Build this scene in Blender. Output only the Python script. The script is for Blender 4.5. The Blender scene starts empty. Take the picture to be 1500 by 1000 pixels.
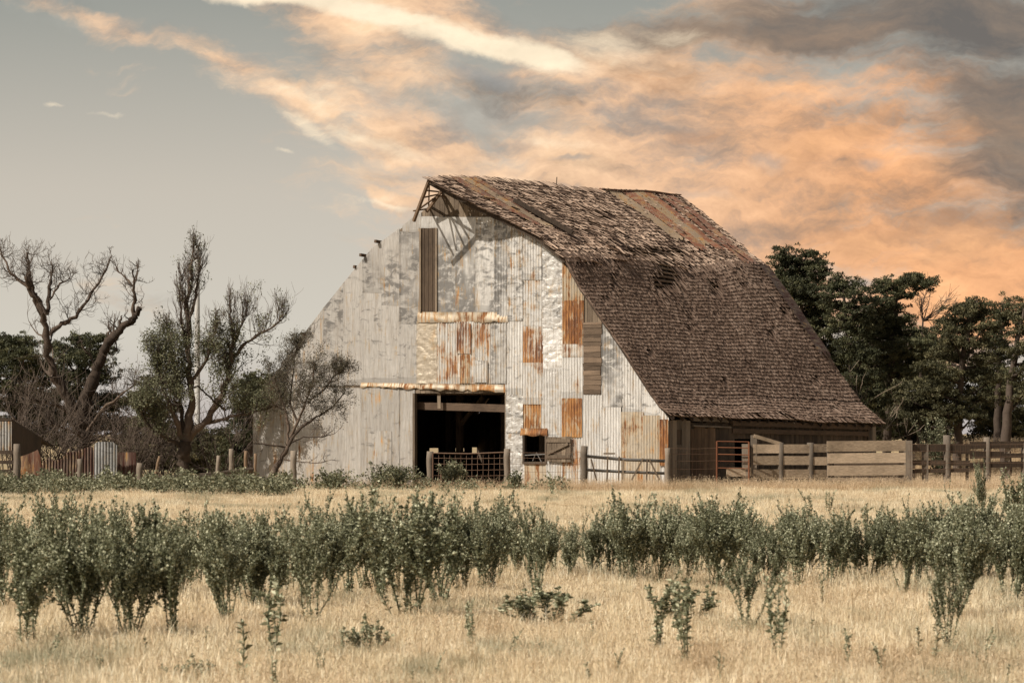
import bpy, math, random
import numpy as np
from mathutils import noise as mn, Vector
R = math.radians
rng = np.random.default_rng(7)
random.seed(7)
scene = bpy.context.scene
COL = scene.collection

# ------------------------------------------------------------------ camera geometry
F, HOR, CH = 6000.0, 635.0, 1.93          # focal length in photo pixels, horizon row, eye height (m)
def at(px, py, Y): return np.array([Y*(px-750)/F, Y, CH+Y*(HOR-py)/F])
def sm(x): x = np.clip(x, 0, 1); return x*x*(3-2*x)
def gz(x, y):
    x = np.asarray(x, float); y = np.asarray(y, float)
    z = .05*np.sin(x*.31+1.3)*np.sin(y*.17)+.03*np.sin(x*.9+y*.4)
    z = z*sm((136-y)/20+.3)
    z = z+1.35*sm((x-12)/7)*sm((y-156)/14)
    z = z+.5*sm((-x-9)/8)*sm((y-148)/14)
    return z
A = R(32); O = np.array([5.29, 138.0, 0.0])
U = np.array([math.cos(A), -math.sin(A), 0]); D = np.array([math.sin(A), math.cos(A), 0])
def bl(px, py, ly):                        # point of the barn plane y=ly (barn frame) seen at a photo pixel
    r = np.array([(px-750)/F, 1.0, (HOR-py)/F]); t = (ly+O@D)/(r@D)
    w = r*t; return np.array([(w-O)@U, ly, CH+w[2]])
def bs(px, py, lx):                        # the same on the plane x=lx
    r = np.array([(px-750)/F, 1.0, (HOR-py)/F]); t = (lx+O@U)/(r@U)
    w = r*t; return np.array([lx, (w-O)@D, CH+w[2]])
def proj(L):                               # barn frame -> photo pixel (used to decide where shingles are lost)
    w = O+L[..., 0:1]*U+L[..., 1:2]*D+L[..., 2:3]*np.array([0, 0, 1.])
    return 750+F*w[..., 0]/w[..., 1], HOR-F*(w[..., 2]-CH)/w[..., 1]

# ------------------------------------------------------------------ mesh builder
BOXF = np.array([[0,3,2,1],[4,5,6,7],[0,1,5,4],[1,2,6,5],[2,3,7,6],[3,0,4,7]])
class MB:
    def __init__(s): s.v = []; s.f = []; s.r = []; s.n = 0
    def add(s, v, f, r=None):
        v = np.asarray(v, float).reshape(-1, 3); f = np.asarray(f, int)
        s.v.append(v); s.f.append(f+s.n)
        s.r.append(np.full(len(f), random.random() if r is None else r) if np.isscalar(r) or r is None else np.asarray(r))
        s.n += len(v)
    def box(s, x0, x1, y0, y1, z0, z1, r=None, jit=0):
        v = np.array([[x0,y0,z0],[x1,y0,z0],[x1,y1,z0],[x0,y1,z0],[x0,y0,z1],[x1,y0,z1],[x1,y1,z1],[x0,y1,z1]], float)
        if jit: v += rng.uniform(-jit, jit, v.shape)
        s.add(v, BOXF, r)
    def bar(s, p, q, w, h, r=None, up=(0,0,1), roll=0):   # rectangular bar from p to q
        p = np.asarray(p, float); q = np.asarray(q, float); t = q-p; t = t/np.linalg.norm(t)
        up = np.asarray(up, float)
        if abs(t@up) > .95: up = np.array([0, 1., 0])
        a = np.cross(t, up); a /= np.linalg.norm(a); b = np.cross(a, t)
        if roll: a, b = a*math.cos(roll)+b*math.sin(roll), b*math.cos(roll)-a*math.sin(roll)
        a = a*w/2; b = b*h/2
        s.add([p-a-b, p+a-b, p+a+b, p-a+b, q-a-b, q+a-b, q+a+b, q-a+b], BOXF, r)
    def tube(s, P, rad, k=5, r=None, cap=True):
        P = np.asarray(P, float); n = len(P); rad = np.broadcast_to(np.asarray(rad, float), (n,))
        T = np.gradient(P, axis=0); T /= (np.linalg.norm(T, axis=1, keepdims=True)+1e-9)
        m = T.mean(0); ref = np.array([0, 1., 0]) if abs(m[2]) > .6*np.linalg.norm(m) else np.array([0, 0, 1.])
        a = np.cross(T, ref); a /= (np.linalg.norm(a, axis=1, keepdims=True)+1e-9); b = np.cross(a, T)
        th = np.arange(k)*2*math.pi/k
        V = P[:, None]+rad[:, None, None]*(np.cos(th)[None, :, None]*a[:, None]+np.sin(th)[None, :, None]*b[:, None])
        i = np.arange(n-1)[:, None]*k; j = np.arange(k)[None]; j2 = (j+1) % k
        f = np.stack([i+j, i+j2, i+k+j2, i+k+j], -1).reshape(-1, 4)
        rr = random.random() if r is None else r
        s.add(V.reshape(-1, 3), f, rr)
        if cap and k > 3:
            c = np.array([[0, *range(1, k)]]) if False else None
            base = s.n-n*k
            for o in (0, (n-1)*k):
                idx = [base+o+q for q in range(k)]
                for q in range(1, k-1):
                    s.f.append(np.array([[idx[0], idx[q], idx[q+1]]])); s.r.append(np.array([rr]))
    def build(s, name, mat, parent=None, smooth=False):
        me = bpy.data.meshes.new(name)
        V = np.concatenate(s.v); me.vertices.add(len(V)); me.vertices.foreach_set('co', V.ravel())
        tot = np.concatenate([np.full(len(f), f.shape[1]) for f in s.f])
        li = np.concatenate([f.ravel() for f in s.f])
        me.loops.add(len(li)); me.loops.foreach_set('vertex_index', li.astype(np.int32))
        me.polygons.add(len(tot)); st = np.zeros(len(tot), np.int32); st[1:] = np.cumsum(tot)[:-1]
        me.polygons.foreach_set('loop_start', st); me.polygons.foreach_set('loop_total', tot.astype(np.int32))
        me.update(calc_edges=True)
        me.polygons.foreach_set('use_smooth', np.full(len(tot), bool(smooth)))
        at_ = me.attributes.new('rnd', 'FLOAT', 'FACE'); at_.data.foreach_set('value', np.concatenate(s.r).astype(np.float32))
        me.materials.append(mat); me.validate()
        o = bpy.data.objects.new(name, me); COL.objects.link(o)
        if parent is not None: o.parent = parent
        return o
def tag(o, label=None, cat=None, group=None, kind=None):
    if label: o['label'] = label
    if cat: o['category'] = cat
    if group: o['group'] = group
    if kind: o['kind'] = kind
    return o
def empty(name, loc, label, cat, group=None, rz=0):
    o = bpy.data.objects.new(name, None); COL.objects.link(o); o.location = loc; o.rotation_euler = (0, 0, rz)
    o.empty_display_size = .2
    return tag(o, label, cat, group)

# ------------------------------------------------------------------ materials
def newmat(name, rough=.8, metal=0.0):
    m = bpy.data.materials.new(name); m.use_nodes = True; nt = m.node_tree
    b = nt.nodes['Principled BSDF']; b.inputs['Roughness'].default_value = rough; b.inputs['Metallic'].default_value = metal
    b.inputs['Specular IOR Level'].default_value = .25
    return m, nt, b
class NT:
    def __init__(s, nt): s.nt = nt; s.N = nt.nodes; s.L = nt.links
    def node(s, t, **k):
        n = s.N.new(t)
        for a, v in k.items(): setattr(n, a, v)
        return n
    def inp(s, sock, v):
        if isinstance(v, bpy.types.NodeSocket): s.L.new(v, sock)
        elif v is not None: sock.default_value = v
    def attr(s, name='rnd'): return s.node('ShaderNodeAttribute', attribute_name=name).outputs['Fac']
    def coord(s, which='Object'): return s.node('ShaderNodeTexCoord').outputs[which]
    def mapping(s, v, sc=(1,1,1), loc=(0,0,0), rot=(0,0,0), typ='POINT'):
        n = s.node('ShaderNodeMapping', vector_type=typ); s.inp(n.inputs['Vector'], v)
        n.inputs['Scale'].default_value = sc; n.inputs['Location'].default_value = loc; n.inputs['Rotation'].default_value = rot
        return n.outputs[0]
    def noise(s, v, scale=5, detail=4, rough=.55, dist=0, out=0):
        n = s.node('ShaderNodeTexNoise'); s.inp(n.inputs['Vector'], v); n.inputs['Scale'].default_value = scale
        n.inputs['Detail'].default_value = detail; n.inputs['Roughness'].default_value = rough; n.inputs['Distortion'].default_value = dist
        return n.outputs[out]
    def math(s, op, a, b=None, c=None, clamp=False):
        n = s.node('ShaderNodeMath', operation=op, use_clamp=clamp); s.inp(n.inputs[0], a); s.inp(n.inputs[1], b)
        if c is not None: s.inp(n.inputs[2], c)
        return n.outputs[0]
    def ramp(s, f, stops, interp='LINEAR'):
        n = s.node('ShaderNodeValToRGB'); s.inp(n.inputs[0], f); cr = n.color_ramp; cr.interpolation = interp
        while len(cr.elements) < len(stops): cr.elements.new(.5)
        for e, (p, c) in zip(cr.elements, stops):
            e.position = p; e.color = (*c, 1) if len(c) == 3 else c
        return n.outputs[0]
    def mrange(s, f, a, b, c=0.0, d=1.0, smooth=True):
        n = s.node('ShaderNodeMapRange', interpolation_type='SMOOTHSTEP' if smooth else 'LINEAR'); s.inp(n.inputs[0], f)
        for i, v in zip((1, 2, 3, 4), (a, b, c, d)): n.inputs[i].default_value = v
        return n.outputs[0]
    def mix(s, f, a, b, mode='MIX'):
        n = s.node('ShaderNodeMix', data_type='RGBA', blend_type=mode); s.inp(n.inputs[0], f)
        for i, v in ((6, a), (7, b)):
            s.inp(n.inputs[i], (*v, 1) if isinstance(v, tuple) and len(v) == 3 else v)
        return n.outputs[2]
    def bump(s, b, h, strength=.3, dist=.02):
        n = s.node('ShaderNodeBump'); n.inputs['Strength'].default_value = strength; n.inputs['Distance'].default_value = dist
        s.inp(n.inputs['Height'], h); s.L.new(n.outputs[0], b.inputs['Normal'])

def wood(name, dark, light, axis=2, contrast=1.0, sc=1.0):
    m, nt, b = newmat(name, .85); g = NT(nt); c = g.coord()
    s3 = [14*sc]*3; s3[axis] = .9*sc
    grain = g.noise(g.mapping(c, tuple(s3)), 3, 6, .65, .4)
    blot = g.noise(c, .9, 4, .6)
    f = g.math('ADD', g.math('MULTIPLY', grain, .75), g.math('MULTIPLY', g.attr(), .35))
    col = g.ramp(f, [(.25, dark), (.8, light)])
    col = g.mix(g.mrange(blot, .45, .75, 0, .5), col, tuple(x*.55 for x in dark))
    g.L.new(col, b.inputs['Base Color']); g.bump(b, grain, .6*contrast, .02)
    return m
def plainvar(name, c0, c1, rough=.9, sc=3.0, bump=.3):
    m, nt, b = newmat(name, rough); g = NT(nt); c = g.coord()
    n = g.noise(c, sc, 5, .65)
    f = g.math('ADD', g.math('MULTIPLY', n, .6), g.math('MULTIPLY', g.attr(), .5))
    g.L.new(g.ramp(f, [(.2, c0), (.85, c1)]), b.inputs['Base Color'])
    if bump: g.bump(b, n, bump, .03)
    return m
def tin(name, base=(.56, .54, .51), rust=.2, dark=.2, seed=0, grime=.3, crumple=0.0, rough=.45, metal=.35):
    m, nt, b = newmat(name, rough, metal); g = NT(nt)
    c = g.mapping(g.coord(), loc=(seed*3.1, seed*1.7, seed*5.3))
    streak = g.noise(g.mapping(c, (7, 1, .55)), 1.6, 6, .7, .3)
    blot = g.noise(g.mapping(c, (1.1, 1, .8)), 1.9, 5, .65, .5)
    fine = g.noise(g.mapping(c, (26, 1, 2.2)), 1.3, 5, .75)
    lg = g.noise(g.mapping(c, (1, 1, .6)), 1.1, 3, .5)
    col = g.mix(g.mrange(fine, .35, .75), base, tuple(x*.62 for x in base))
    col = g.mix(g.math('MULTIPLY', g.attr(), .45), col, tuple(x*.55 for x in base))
    col = g.mix(g.mrange(streak, .5-.25*grime, .9-.3*grime, 0, .75), col, (.23, .19, .15))
    # dull oxidised patches, brushed looking
    dk = g.math('MULTIPLY', g.mrange(g.noise(g.mapping(c, (1.5, 1, 2.9)), 1.7, 7, .66, .5), .62-.3*dark, .76-.26*dark), g.mrange(lg, .32, .55))
    col = g.mix(g.math('MULTIPLY', dk, .78), col, (.11, .105, .10))
    rs = g.math('ADD', g.math('MULTIPLY', g.math('SUBTRACT', g.math('ADD', streak, blot), 1.0), 1.0), .5)
    rm = g.mrange(g.math('ADD', rs, g.math('MULTIPLY', g.math('SUBTRACT', fine, .5), .35)), .70-.42*rust, .84-.38*rust)
    rc = g.ramp(g.math('ADD', g.math('MULTIPLY', fine, .6), g.math('MULTIPLY', lg, .4)), [(.40, (.070, .022, .009)), (.5, (.21, .075, .018)), (.60, (.43, .215, .065))])
    col = g.mix(g.math('MULTIPLY', rm, .92), col, rc)
    lr = g.mrange(rs, .60-.42*rust, .74-.38*rust, 0, .4)
    col = g.mix(g.math('MULTIPLY', lr, g.math('SUBTRACT', 1.0, rm)), col, (.47, .33, .16))
    g.L.new(col, b.inputs['Base Color'])
    ro = g.math('ADD', g.math('MULTIPLY', rm, .45), rough, clamp=True); g.L.new(ro, b.inputs['Roughness'])
    mt = g.math('MULTIPLY', g.math('SUBTRACT', 1.0, rm), metal); g.L.new(mt, b.inputs['Metallic'])
    if crumple:
        h = g.noise(g.mapping(c, (1, 1, 1.6)), 3.2, 4, .5, .8); g.bump(b, h, crumple*.42, .10)
    else: g.bump(b, fine, .25, .02)
    return m

M = {}
M['board'] = wood('weathered board', (.065, .047, .033), (.27, .21, .15))
M['board_h'] = wood('weathered board horizontal', (.13, .095, .062), (.66, .52, .375), axis=0)
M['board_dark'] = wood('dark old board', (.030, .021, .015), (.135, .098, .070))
M['beam'] = wood('dark beam', (.05, .033, .022), (.17, .115, .078), axis=0)
M['beam_y'] = wood('dark beam long', (.05, .033, .022), (.17, .115, .078), axis=1)
M['post'] = wood('fence post wood', (.065, .052, .040), (.27, .22, .17))
M['strip'] = wood('horizontal strip boards', (.045, .032, .022), (.23, .165, .115), axis=0)
M['hatch'] = wood('dark hatch boards', (.035, .024, .016), (.15, .105, .07))
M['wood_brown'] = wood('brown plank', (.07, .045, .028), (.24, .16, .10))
M['rustpipe'] = plainvar('rusty pipe', (.09, .03, .015), (.24, .10, .05), .8, 6)
M['greypipe'] = plainvar('grey pipe', (.10, .095, .088), (.30, .28, .26), .6, 6)
M['wire'] = plainvar('rusted wire', (.10, .055, .035), (.20, .13, .09), .6, 4, 0)
M['bark'] = plainvar('bark', (.022, .016, .012), (.135, .098, .073), .95, 5, .8)
M['bark_dark'] = plainvar('dark bark', (.025, .018, .014), (.10, .075, .058), .95, 5, .8)
M['bark_pale'] = plainvar('pale bark', (.12, .09, .065), (.34, .265, .20), .95, 4, .8)
M['twig'] = plainvar('twig', (.035, .026, .020), (.11, .083, .064), .95, 3, 0)
M['twig_pale'] = plainvar('pale twig', (.20, .17, .125), (.42, .37, .29), .95, 3, 0)
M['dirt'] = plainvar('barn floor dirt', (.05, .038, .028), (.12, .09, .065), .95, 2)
M['mast'] = plainvar('pale mast', (.30, .29, .27), (.38, .37, .35), .7, 1, 0)
M['rusttin'] = tin('rusty sheet', (.30, .20, .14), rust=.95, dark=.1, seed=9, grime=.6)
def leafmat(name, stops, trans=.25, big=.6):
    m, nt, b = newmat(name, .65); g = NT(nt)
    geo = g.node('ShaderNodeNewGeometry').outputs['Position']
    n = g.noise(geo, big, 3, .6)
    f = g.math('ADD', g.math('MULTIPLY', n, .55), g.math('MULTIPLY', g.attr(), .6))
    col = g.ramp(f, stops); g.L.new(col, b.inputs['Base Color'])
    tr = g.node('ShaderNodeBsdfTranslucent'); g.L.new(col, tr.inputs['Color'])
    mx = g.node('ShaderNodeMixShader'); mx.inputs[0].default_value = trans
    g.L.new(b.outputs[0], mx.inputs[1]); g.L.new(tr.outputs[0], mx.inputs[2])
    g.L.new(mx.outputs[0], nt.nodes['Material Output'].inputs['Surface'])
    return m
M['thistle'] = leafmat('thistle leaf', [(.2, (.060, .062, .030)), (.55, (.165, .175, .098)), (.9, (.66, .66, .47))], .22, .9)
M['thistle_stem'] = leafmat('thistle stem', [(.2, (.07, .08, .045)), (.9, (.17, .18, .11))], .1)
M['weed'] = leafmat('weed leaf', [(.2, (.050, .052, .028)), (.55, (.13, .135, .075)), (.9, (.42, .41, .28))], .25, 1.6)
M['cedar'] = leafmat('cedar foliage', [(.2, (.018, .020, .010)), (.58, (.052, .056, .026)), (.95, (.19, .18, .09))], .12, .5)
M['cedar_brown'] = leafmat('pine foliage', [(.2, (.024, .023, .011)), (.58, (.066, .063, .030)), (.95, (.22, .195, .10))], .12, .5)
M['grey_leaf'] = leafmat('grey green leaf', [(.15, (.055, .056, .030)), (.6, (.13, .132, .075)), (.95, (.27, .265, .165))], .2, .8)
M['brown_leaf'] = leafmat('dull olive leaf', [(.15, (.048, .042, .027)), (.6, (.10, .088, .058)), (.95, (.19, .17, .115))], .2, .8)

# ------------------------------------------------------------------ ground
def make_ground():
    ys = np.concatenate([np.arange(-30, 20, 5), np.arange(20, 200, 1.2), 200*1.12**np.arange(0, 30)])
    xr = np.concatenate([np.arange(0, 30, 1.0), 30*1.16**np.arange(0, 30)]); xs = np.concatenate([-xr[:0:-1], xr])
    X, Y = np.meshgrid(xs, ys); Z = gz(X, Y)
    mb = MB(); nx = len(xs); i = np.arange(len(ys)-1)[:, None]*nx+np.arange(nx-1)[None]
    mb.add(np.stack([X, Y, Z], -1), np.stack([i, i+1, i+nx+1, i+nx], -1).reshape(-1, 4), .5)
    m, nt, b = newmat('dry pasture soil', .95); g = NT(nt)
    geo = g.node('ShaderNodeNewGeometry').outputs['Position']
    n1 = g.noise(g.mapping(geo, (.35, .12, 1)), 1, 5, .6); n2 = g.noise(geo, 9, 6, .7)
    col = g.ramp(n2, [(.3, (.20, .145, .082)), (.7, (.46, .35, .20))])
    col = g.mix(g.mrange(n1, .5, .68, 0, .6), col, (.22, .21, .13))
    g.L.new(col, b.inputs['Base Color']); g.bump(b, n2, .5, .05)
    tag(mb.build('ground', m), kind='structure')
make_ground()

# ------------------------------------------------------------------ barn
barn = empty('barn', tuple(O), 'big old gambrel barn with patched rusty tin front and brown shingle roof', 'barn', rz=-A)
LB = 15.0
OUT = [(369,597),(380,580),(400,552),(425,516),(445,489),(475,450),(503,415),(520,394),(531,381),(545,364),(560,353),(590,331),(605,319),(628,300),(652,279),(668,270),
       (690,284),(722,303),(752,321),(770,331),(795,350),(818,374),(832,392),(850,420),(872,452),(905,503),(940,556),(966,594),(981,612)]
OUTL = np.array([bl(x, y, 0) for x, y in OUT])
def topz(x): return np.interp(x, OUTL[:, 0], OUTL[:, 2])
XL, XR = OUTL[0, 0], OUTL[-1, 0]
def rect(px0, px1, py0, py1, ly=0):
    a = bl(px0, py1, ly); b = bl(px1, py0, ly); return a[0], b[0], a[2], b[2]
def hole_boards(name, mat, x0, x1, zf, holes, y0, y1, w=.2, parent=barn, gap=.012, zb=-.1, step=None):
    hx = [h[i] for h in holes for i in (0, 1)]; mb = MB(); edges = [e for e in list(np.arange(x0, x1, w)) if all(abs(e-q) > .05 for q in hx)]+[x1]+hx
    edges = sorted(set(round(float(e), 4) for e in edges if x0-1e-6 <= e <= x1+1e-6))
    for a, b in zip(edges[:-1], edges[1:]):
        if b-a < .02: continue
        mid = (a+b)/2; segs = [(zb, None)]; hs = sorted([h for h in holes if h[0] < mid < h[1]], key=lambda h: h[2])
        z = zb; cuts = []
        for h in hs: cuts.append((z, h[2])); z = h[3]
        cuts.append((z, None)); r = random.random(); o = random.uniform(0, .008)
        for z0, z1 in cuts:
            za = zf(a) if z1 is None else z1; zc = zf(b-gap) if z1 is None else z1
            if min(za, zc) <= z0+.01: continue
            bb = b-gap
            mb.add([[a,y0-o,z0],[bb,y0-o,z0],[bb,y1-o,z0],[a,y1-o,z0],[a,y0-o,za],[bb,y0-o,zc],[bb,y1-o,zc],[a,y1-o,za]], BOXF, r)
    return mb.build(name, mat, parent)
DOOR = rect(607, 741, 575, 726); WIN = rect(769, 801, 637, 676)
hole_boards('front_wall', M['board'], XL+.05, XR-.02, lambda x: float(topz(x))-.05, [DOOR, WIN], 0, .04)
# tin materials
TS = {}
def T(base, rust, dark, seed, crumple=0, grime=.3, rough=.45, metal=.35):
    k = (base, rust, dark, seed, crumple, grime)
    if k not in TS:
        cc = {'g': (.53, .505, .47), 'w': (.77, .75, .715), 'm': (.66, .64, .605), 't': (.60, .52, .41), 'd': (.47, .41, .33)}[base]
        TS[k] = tin('galvanised tin', cc, rust, dark, seed, grime, crumple, rough, metal)
    return TS[k]
cnt = [0]
def sheet(px0, px1, py0, py1, kind, mat, name='tin_sheet', lift=None, clip=True, py0r=None, py1r=None, ly=0.0, pitch=.11, amp=.015):
    py0r = py0 if py0r is None else py0r; py1r = py1 if py1r is None else py1r
    cnt[0] += 1
    TL = bl(px0, py0, ly); TR = bl(px1, py0r, ly); BL_ = bl(px0, py1, ly); BR = bl(px1, py1r, ly)
    W = abs(TR[0]-TL[0]); H = abs(TL[2]-BL_[2])
    nx = max(8, int(W/pitch*8)) if kind in ('corr', 'cc') else (max(10, int(W/.035)) if kind in ('crum', 'puff') else max(6, int(W/.022)))
    nz = {'corr': max(6, int(H/.22)), 'flat': max(6, int(H/.22)), 'crum': max(8, int(H/.045)), 'cc': max(8, int(H/.06)), 'puff': 8}[kind]
    lift = (.022+.005*(cnt[0] % 5)) if lift is None else lift
    s = np.linspace(0, 1, nx+1); t = np.linspace(0, 1, nz+1); V = []
    sd = cnt[0]*7.3
    for j in range(nz+1):
        for i in range(nx+1):
            x = (TL[0]*(1-s[i])+TR[0]*s[i])*t[j]+(BL_[0]*(1-s[i])+BR[0]*s[i])*(1-t[j])
            zt = TL[2]*(1-s[i])+TR[2]*s[i]; zb = BL_[2]*(1-s[i])+BR[2]*s[i]
            if clip: zt = min(zt, float(topz(x)))
            zt = max(zt, zb+.005)
            z = zb+(zt-zb)*t[j]
            y = -lift
            if kind in ('corr', 'cc'): y -= amp*(1+math.sin(x/pitch*2*math.pi))*(1 if kind == 'corr' else .8)
            if kind == 'flat': y -= .016*math.exp(-((s[i]*W-.03)/.02)**2)+.014*math.exp(-(((1-s[i])*W-.03)/.02)**2)+.005*abs(math.sin(x*14))**6+.012*mn.noise(Vector((x*1.3, z*.9, sd)))
            if kind in ('crum', 'cc'):
                k = .030 if kind == 'crum' else .020
                q = Vector((x*2.6, z*3.4, sd)); y -= k*1.05*(abs(mn.noise(q))+.5*abs(mn.noise(q*2.1))+.16*abs(mn.noise(q*4.3)))
            if kind == 'corr': y -= .012*abs(mn.noise(Vector((x*2, z*1.1, sd))))
            if kind == 'puff': y -= (.02+.06*(1-t[j])*math.sin(math.pi*min(1, .15+t[j])))*(.5+.8*abs(math.sin(x*1.6+.4)))+.05*mn.noise(Vector((x*1.6, z*3, sd)))+.015*mn.noise(Vector((x*7, z*7, sd)))
            if j == 0: z += (.012 if kind != 'puff' else .06)*mn.noise(Vector((x*4, 0, sd)))
            V.append((x, ly+y, z))
    mb = MB(); n = nx+1; ii = np.arange(nz)[:, None]*n+np.arange(nx)[None]; rr = np.full((nz, nx), random.random())
    if kind != 'puff': rr[:, 0] = 1.9; rr[:, -1] = .0; rr[0, :] = 1.6  # left and bottom faces darkened: lap shadow at the seams painted into the colour
    mb.add(V, np.stack([ii, ii+1, ii+n+1, ii+n], -1).reshape(-1, 4), rr.ravel())
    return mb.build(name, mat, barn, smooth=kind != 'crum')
# left half: flat dull sheets above
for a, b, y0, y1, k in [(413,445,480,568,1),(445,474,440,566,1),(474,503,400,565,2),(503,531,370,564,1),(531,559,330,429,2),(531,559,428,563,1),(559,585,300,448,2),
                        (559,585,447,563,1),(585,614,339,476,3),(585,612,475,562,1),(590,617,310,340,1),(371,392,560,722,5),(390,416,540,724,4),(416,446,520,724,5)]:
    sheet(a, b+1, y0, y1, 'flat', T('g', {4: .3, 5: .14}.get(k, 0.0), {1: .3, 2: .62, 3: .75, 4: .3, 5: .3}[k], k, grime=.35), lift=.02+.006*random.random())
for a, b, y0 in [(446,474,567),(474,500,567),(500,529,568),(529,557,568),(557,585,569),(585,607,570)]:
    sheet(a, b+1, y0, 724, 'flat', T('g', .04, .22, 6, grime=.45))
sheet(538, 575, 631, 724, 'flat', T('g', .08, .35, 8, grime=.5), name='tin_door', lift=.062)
# upper middle
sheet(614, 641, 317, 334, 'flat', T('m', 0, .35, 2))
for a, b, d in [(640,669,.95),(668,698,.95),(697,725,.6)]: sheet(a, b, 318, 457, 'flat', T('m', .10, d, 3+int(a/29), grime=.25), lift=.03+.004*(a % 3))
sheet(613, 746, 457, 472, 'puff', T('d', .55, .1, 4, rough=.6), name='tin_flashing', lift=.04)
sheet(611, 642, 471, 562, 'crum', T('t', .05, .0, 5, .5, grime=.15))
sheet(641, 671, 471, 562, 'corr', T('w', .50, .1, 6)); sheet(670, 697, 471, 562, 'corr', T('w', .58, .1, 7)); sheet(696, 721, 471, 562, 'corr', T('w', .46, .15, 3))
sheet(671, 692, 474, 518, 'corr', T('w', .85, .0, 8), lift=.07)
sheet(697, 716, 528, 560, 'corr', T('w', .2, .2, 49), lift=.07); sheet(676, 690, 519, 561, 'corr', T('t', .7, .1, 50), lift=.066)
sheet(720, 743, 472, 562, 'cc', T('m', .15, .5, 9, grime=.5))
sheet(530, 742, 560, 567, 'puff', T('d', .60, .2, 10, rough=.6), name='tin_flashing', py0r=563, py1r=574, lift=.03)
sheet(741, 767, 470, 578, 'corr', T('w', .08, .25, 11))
# upper right
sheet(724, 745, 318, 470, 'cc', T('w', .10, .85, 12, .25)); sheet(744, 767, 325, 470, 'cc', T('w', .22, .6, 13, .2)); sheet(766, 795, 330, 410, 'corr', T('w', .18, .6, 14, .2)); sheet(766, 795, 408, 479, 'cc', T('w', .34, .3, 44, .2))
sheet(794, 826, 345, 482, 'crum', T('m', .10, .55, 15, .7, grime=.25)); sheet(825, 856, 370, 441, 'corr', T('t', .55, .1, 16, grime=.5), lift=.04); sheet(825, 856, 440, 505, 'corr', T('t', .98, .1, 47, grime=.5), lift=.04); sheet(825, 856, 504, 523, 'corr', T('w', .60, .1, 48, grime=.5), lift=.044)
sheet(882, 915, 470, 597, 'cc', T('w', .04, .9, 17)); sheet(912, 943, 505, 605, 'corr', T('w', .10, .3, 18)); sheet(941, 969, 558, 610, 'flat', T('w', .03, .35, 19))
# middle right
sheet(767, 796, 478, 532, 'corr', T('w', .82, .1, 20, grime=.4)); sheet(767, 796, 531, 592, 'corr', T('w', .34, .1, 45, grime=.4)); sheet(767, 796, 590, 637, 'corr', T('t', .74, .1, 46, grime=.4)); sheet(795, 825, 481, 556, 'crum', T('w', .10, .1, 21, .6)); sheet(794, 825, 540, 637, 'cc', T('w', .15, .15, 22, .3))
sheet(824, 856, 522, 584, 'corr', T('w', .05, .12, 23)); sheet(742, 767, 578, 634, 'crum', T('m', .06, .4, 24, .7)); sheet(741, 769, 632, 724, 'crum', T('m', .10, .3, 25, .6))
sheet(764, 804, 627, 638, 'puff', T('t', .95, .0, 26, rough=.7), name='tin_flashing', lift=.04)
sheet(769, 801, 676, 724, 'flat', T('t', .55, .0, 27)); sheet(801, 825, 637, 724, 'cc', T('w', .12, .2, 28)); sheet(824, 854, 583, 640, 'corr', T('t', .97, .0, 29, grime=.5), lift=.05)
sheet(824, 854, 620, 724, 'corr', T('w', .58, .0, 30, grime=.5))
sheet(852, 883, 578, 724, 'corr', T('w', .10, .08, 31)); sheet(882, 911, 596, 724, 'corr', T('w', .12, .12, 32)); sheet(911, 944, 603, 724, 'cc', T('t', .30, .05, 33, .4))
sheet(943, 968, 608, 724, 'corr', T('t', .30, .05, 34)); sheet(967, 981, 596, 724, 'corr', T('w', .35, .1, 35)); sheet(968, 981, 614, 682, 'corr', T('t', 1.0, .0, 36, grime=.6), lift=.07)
# wood showing through: narrow hatch high up and the board strip on the right
x0, x1, z0, z1 = rect(617, 640, 334, 457)
mb = MB(); n = 4
for i in range(n):
    a = x0+(x1-x0)*i/n; mb.box(a+.01, x0+(x1-x0)*(i+1)/n-.005, -.035, -.012, z0, z1, .1+.25*random.random())
hatch = mb.build('hay_hatch', M['hatch'], barn)
mb = MB(); mb.box(x0-.03, x0+.04, -.085, -.02, z0, z1, .8); mb.box(x1-.02, x1+.05, -.085, -.02, z0, z1, .8); mb.build('frame', M['board'], hatch)
mb = MB(); x0, x1, z0, z1 = rect(855, 883, 430, 578); z = z0
while z < z1-.05:
    h = random.uniform(.11, .22); zz = min(z+h, z1); o = random.uniform(0, .03)
    zz = min(zz, float(topz(x1))-.06)
    if zz > z+.03: mb.box(x0+random.uniform(0, .03), x1-random.uniform(0, .06), -.05-o, -.012, z+.012, zz, jit=.006)
    z += h
mb.build('board_strip', M['strip'], barn)
# window, frame and plank shutter
wx0, wx1, wz0, wz1 = WIN
mb = MB(); mb.box(wx0-.05, wx0+.03, -.09, .05, wz0, wz1); mb.box(wx1-.03, wx1+.04, -.09, .05, wz0, wz1); mb.box(wx0-.05, wx1+.04, -.10, .05, wz0-.07, wz0)
win = mb.build('window', M['board_dark'], barn)
mb = MB(); mb.tube([(wx0, -.06, wz0+.22), (wx1, -.06, wz0+.26)], .018, 5); mb.tube([(wx0+.35, -.06, wz0+.03), (wx0+.5, -.06, wz0+.32), (wx0+.7, -.06, wz0)], .015, 5)
mb.build('bent_wire', M['greypipe'], win)
sx0, sx1, sz0, sz1 = rect(801, 836, 639, 676, -.15)
mb = MB(); n = 5
for i in range(n): mb.box(sx0+(sx1-sx0)*i/n+.006, sx0+(sx1-sx0)*(i+1)/n-.006, -.15, -.125, sz0+random.uniform(-.02, .02), sz1+random.uniform(-.03, .03))
sh = mb.build('shutter', M['board'], barn)
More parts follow.
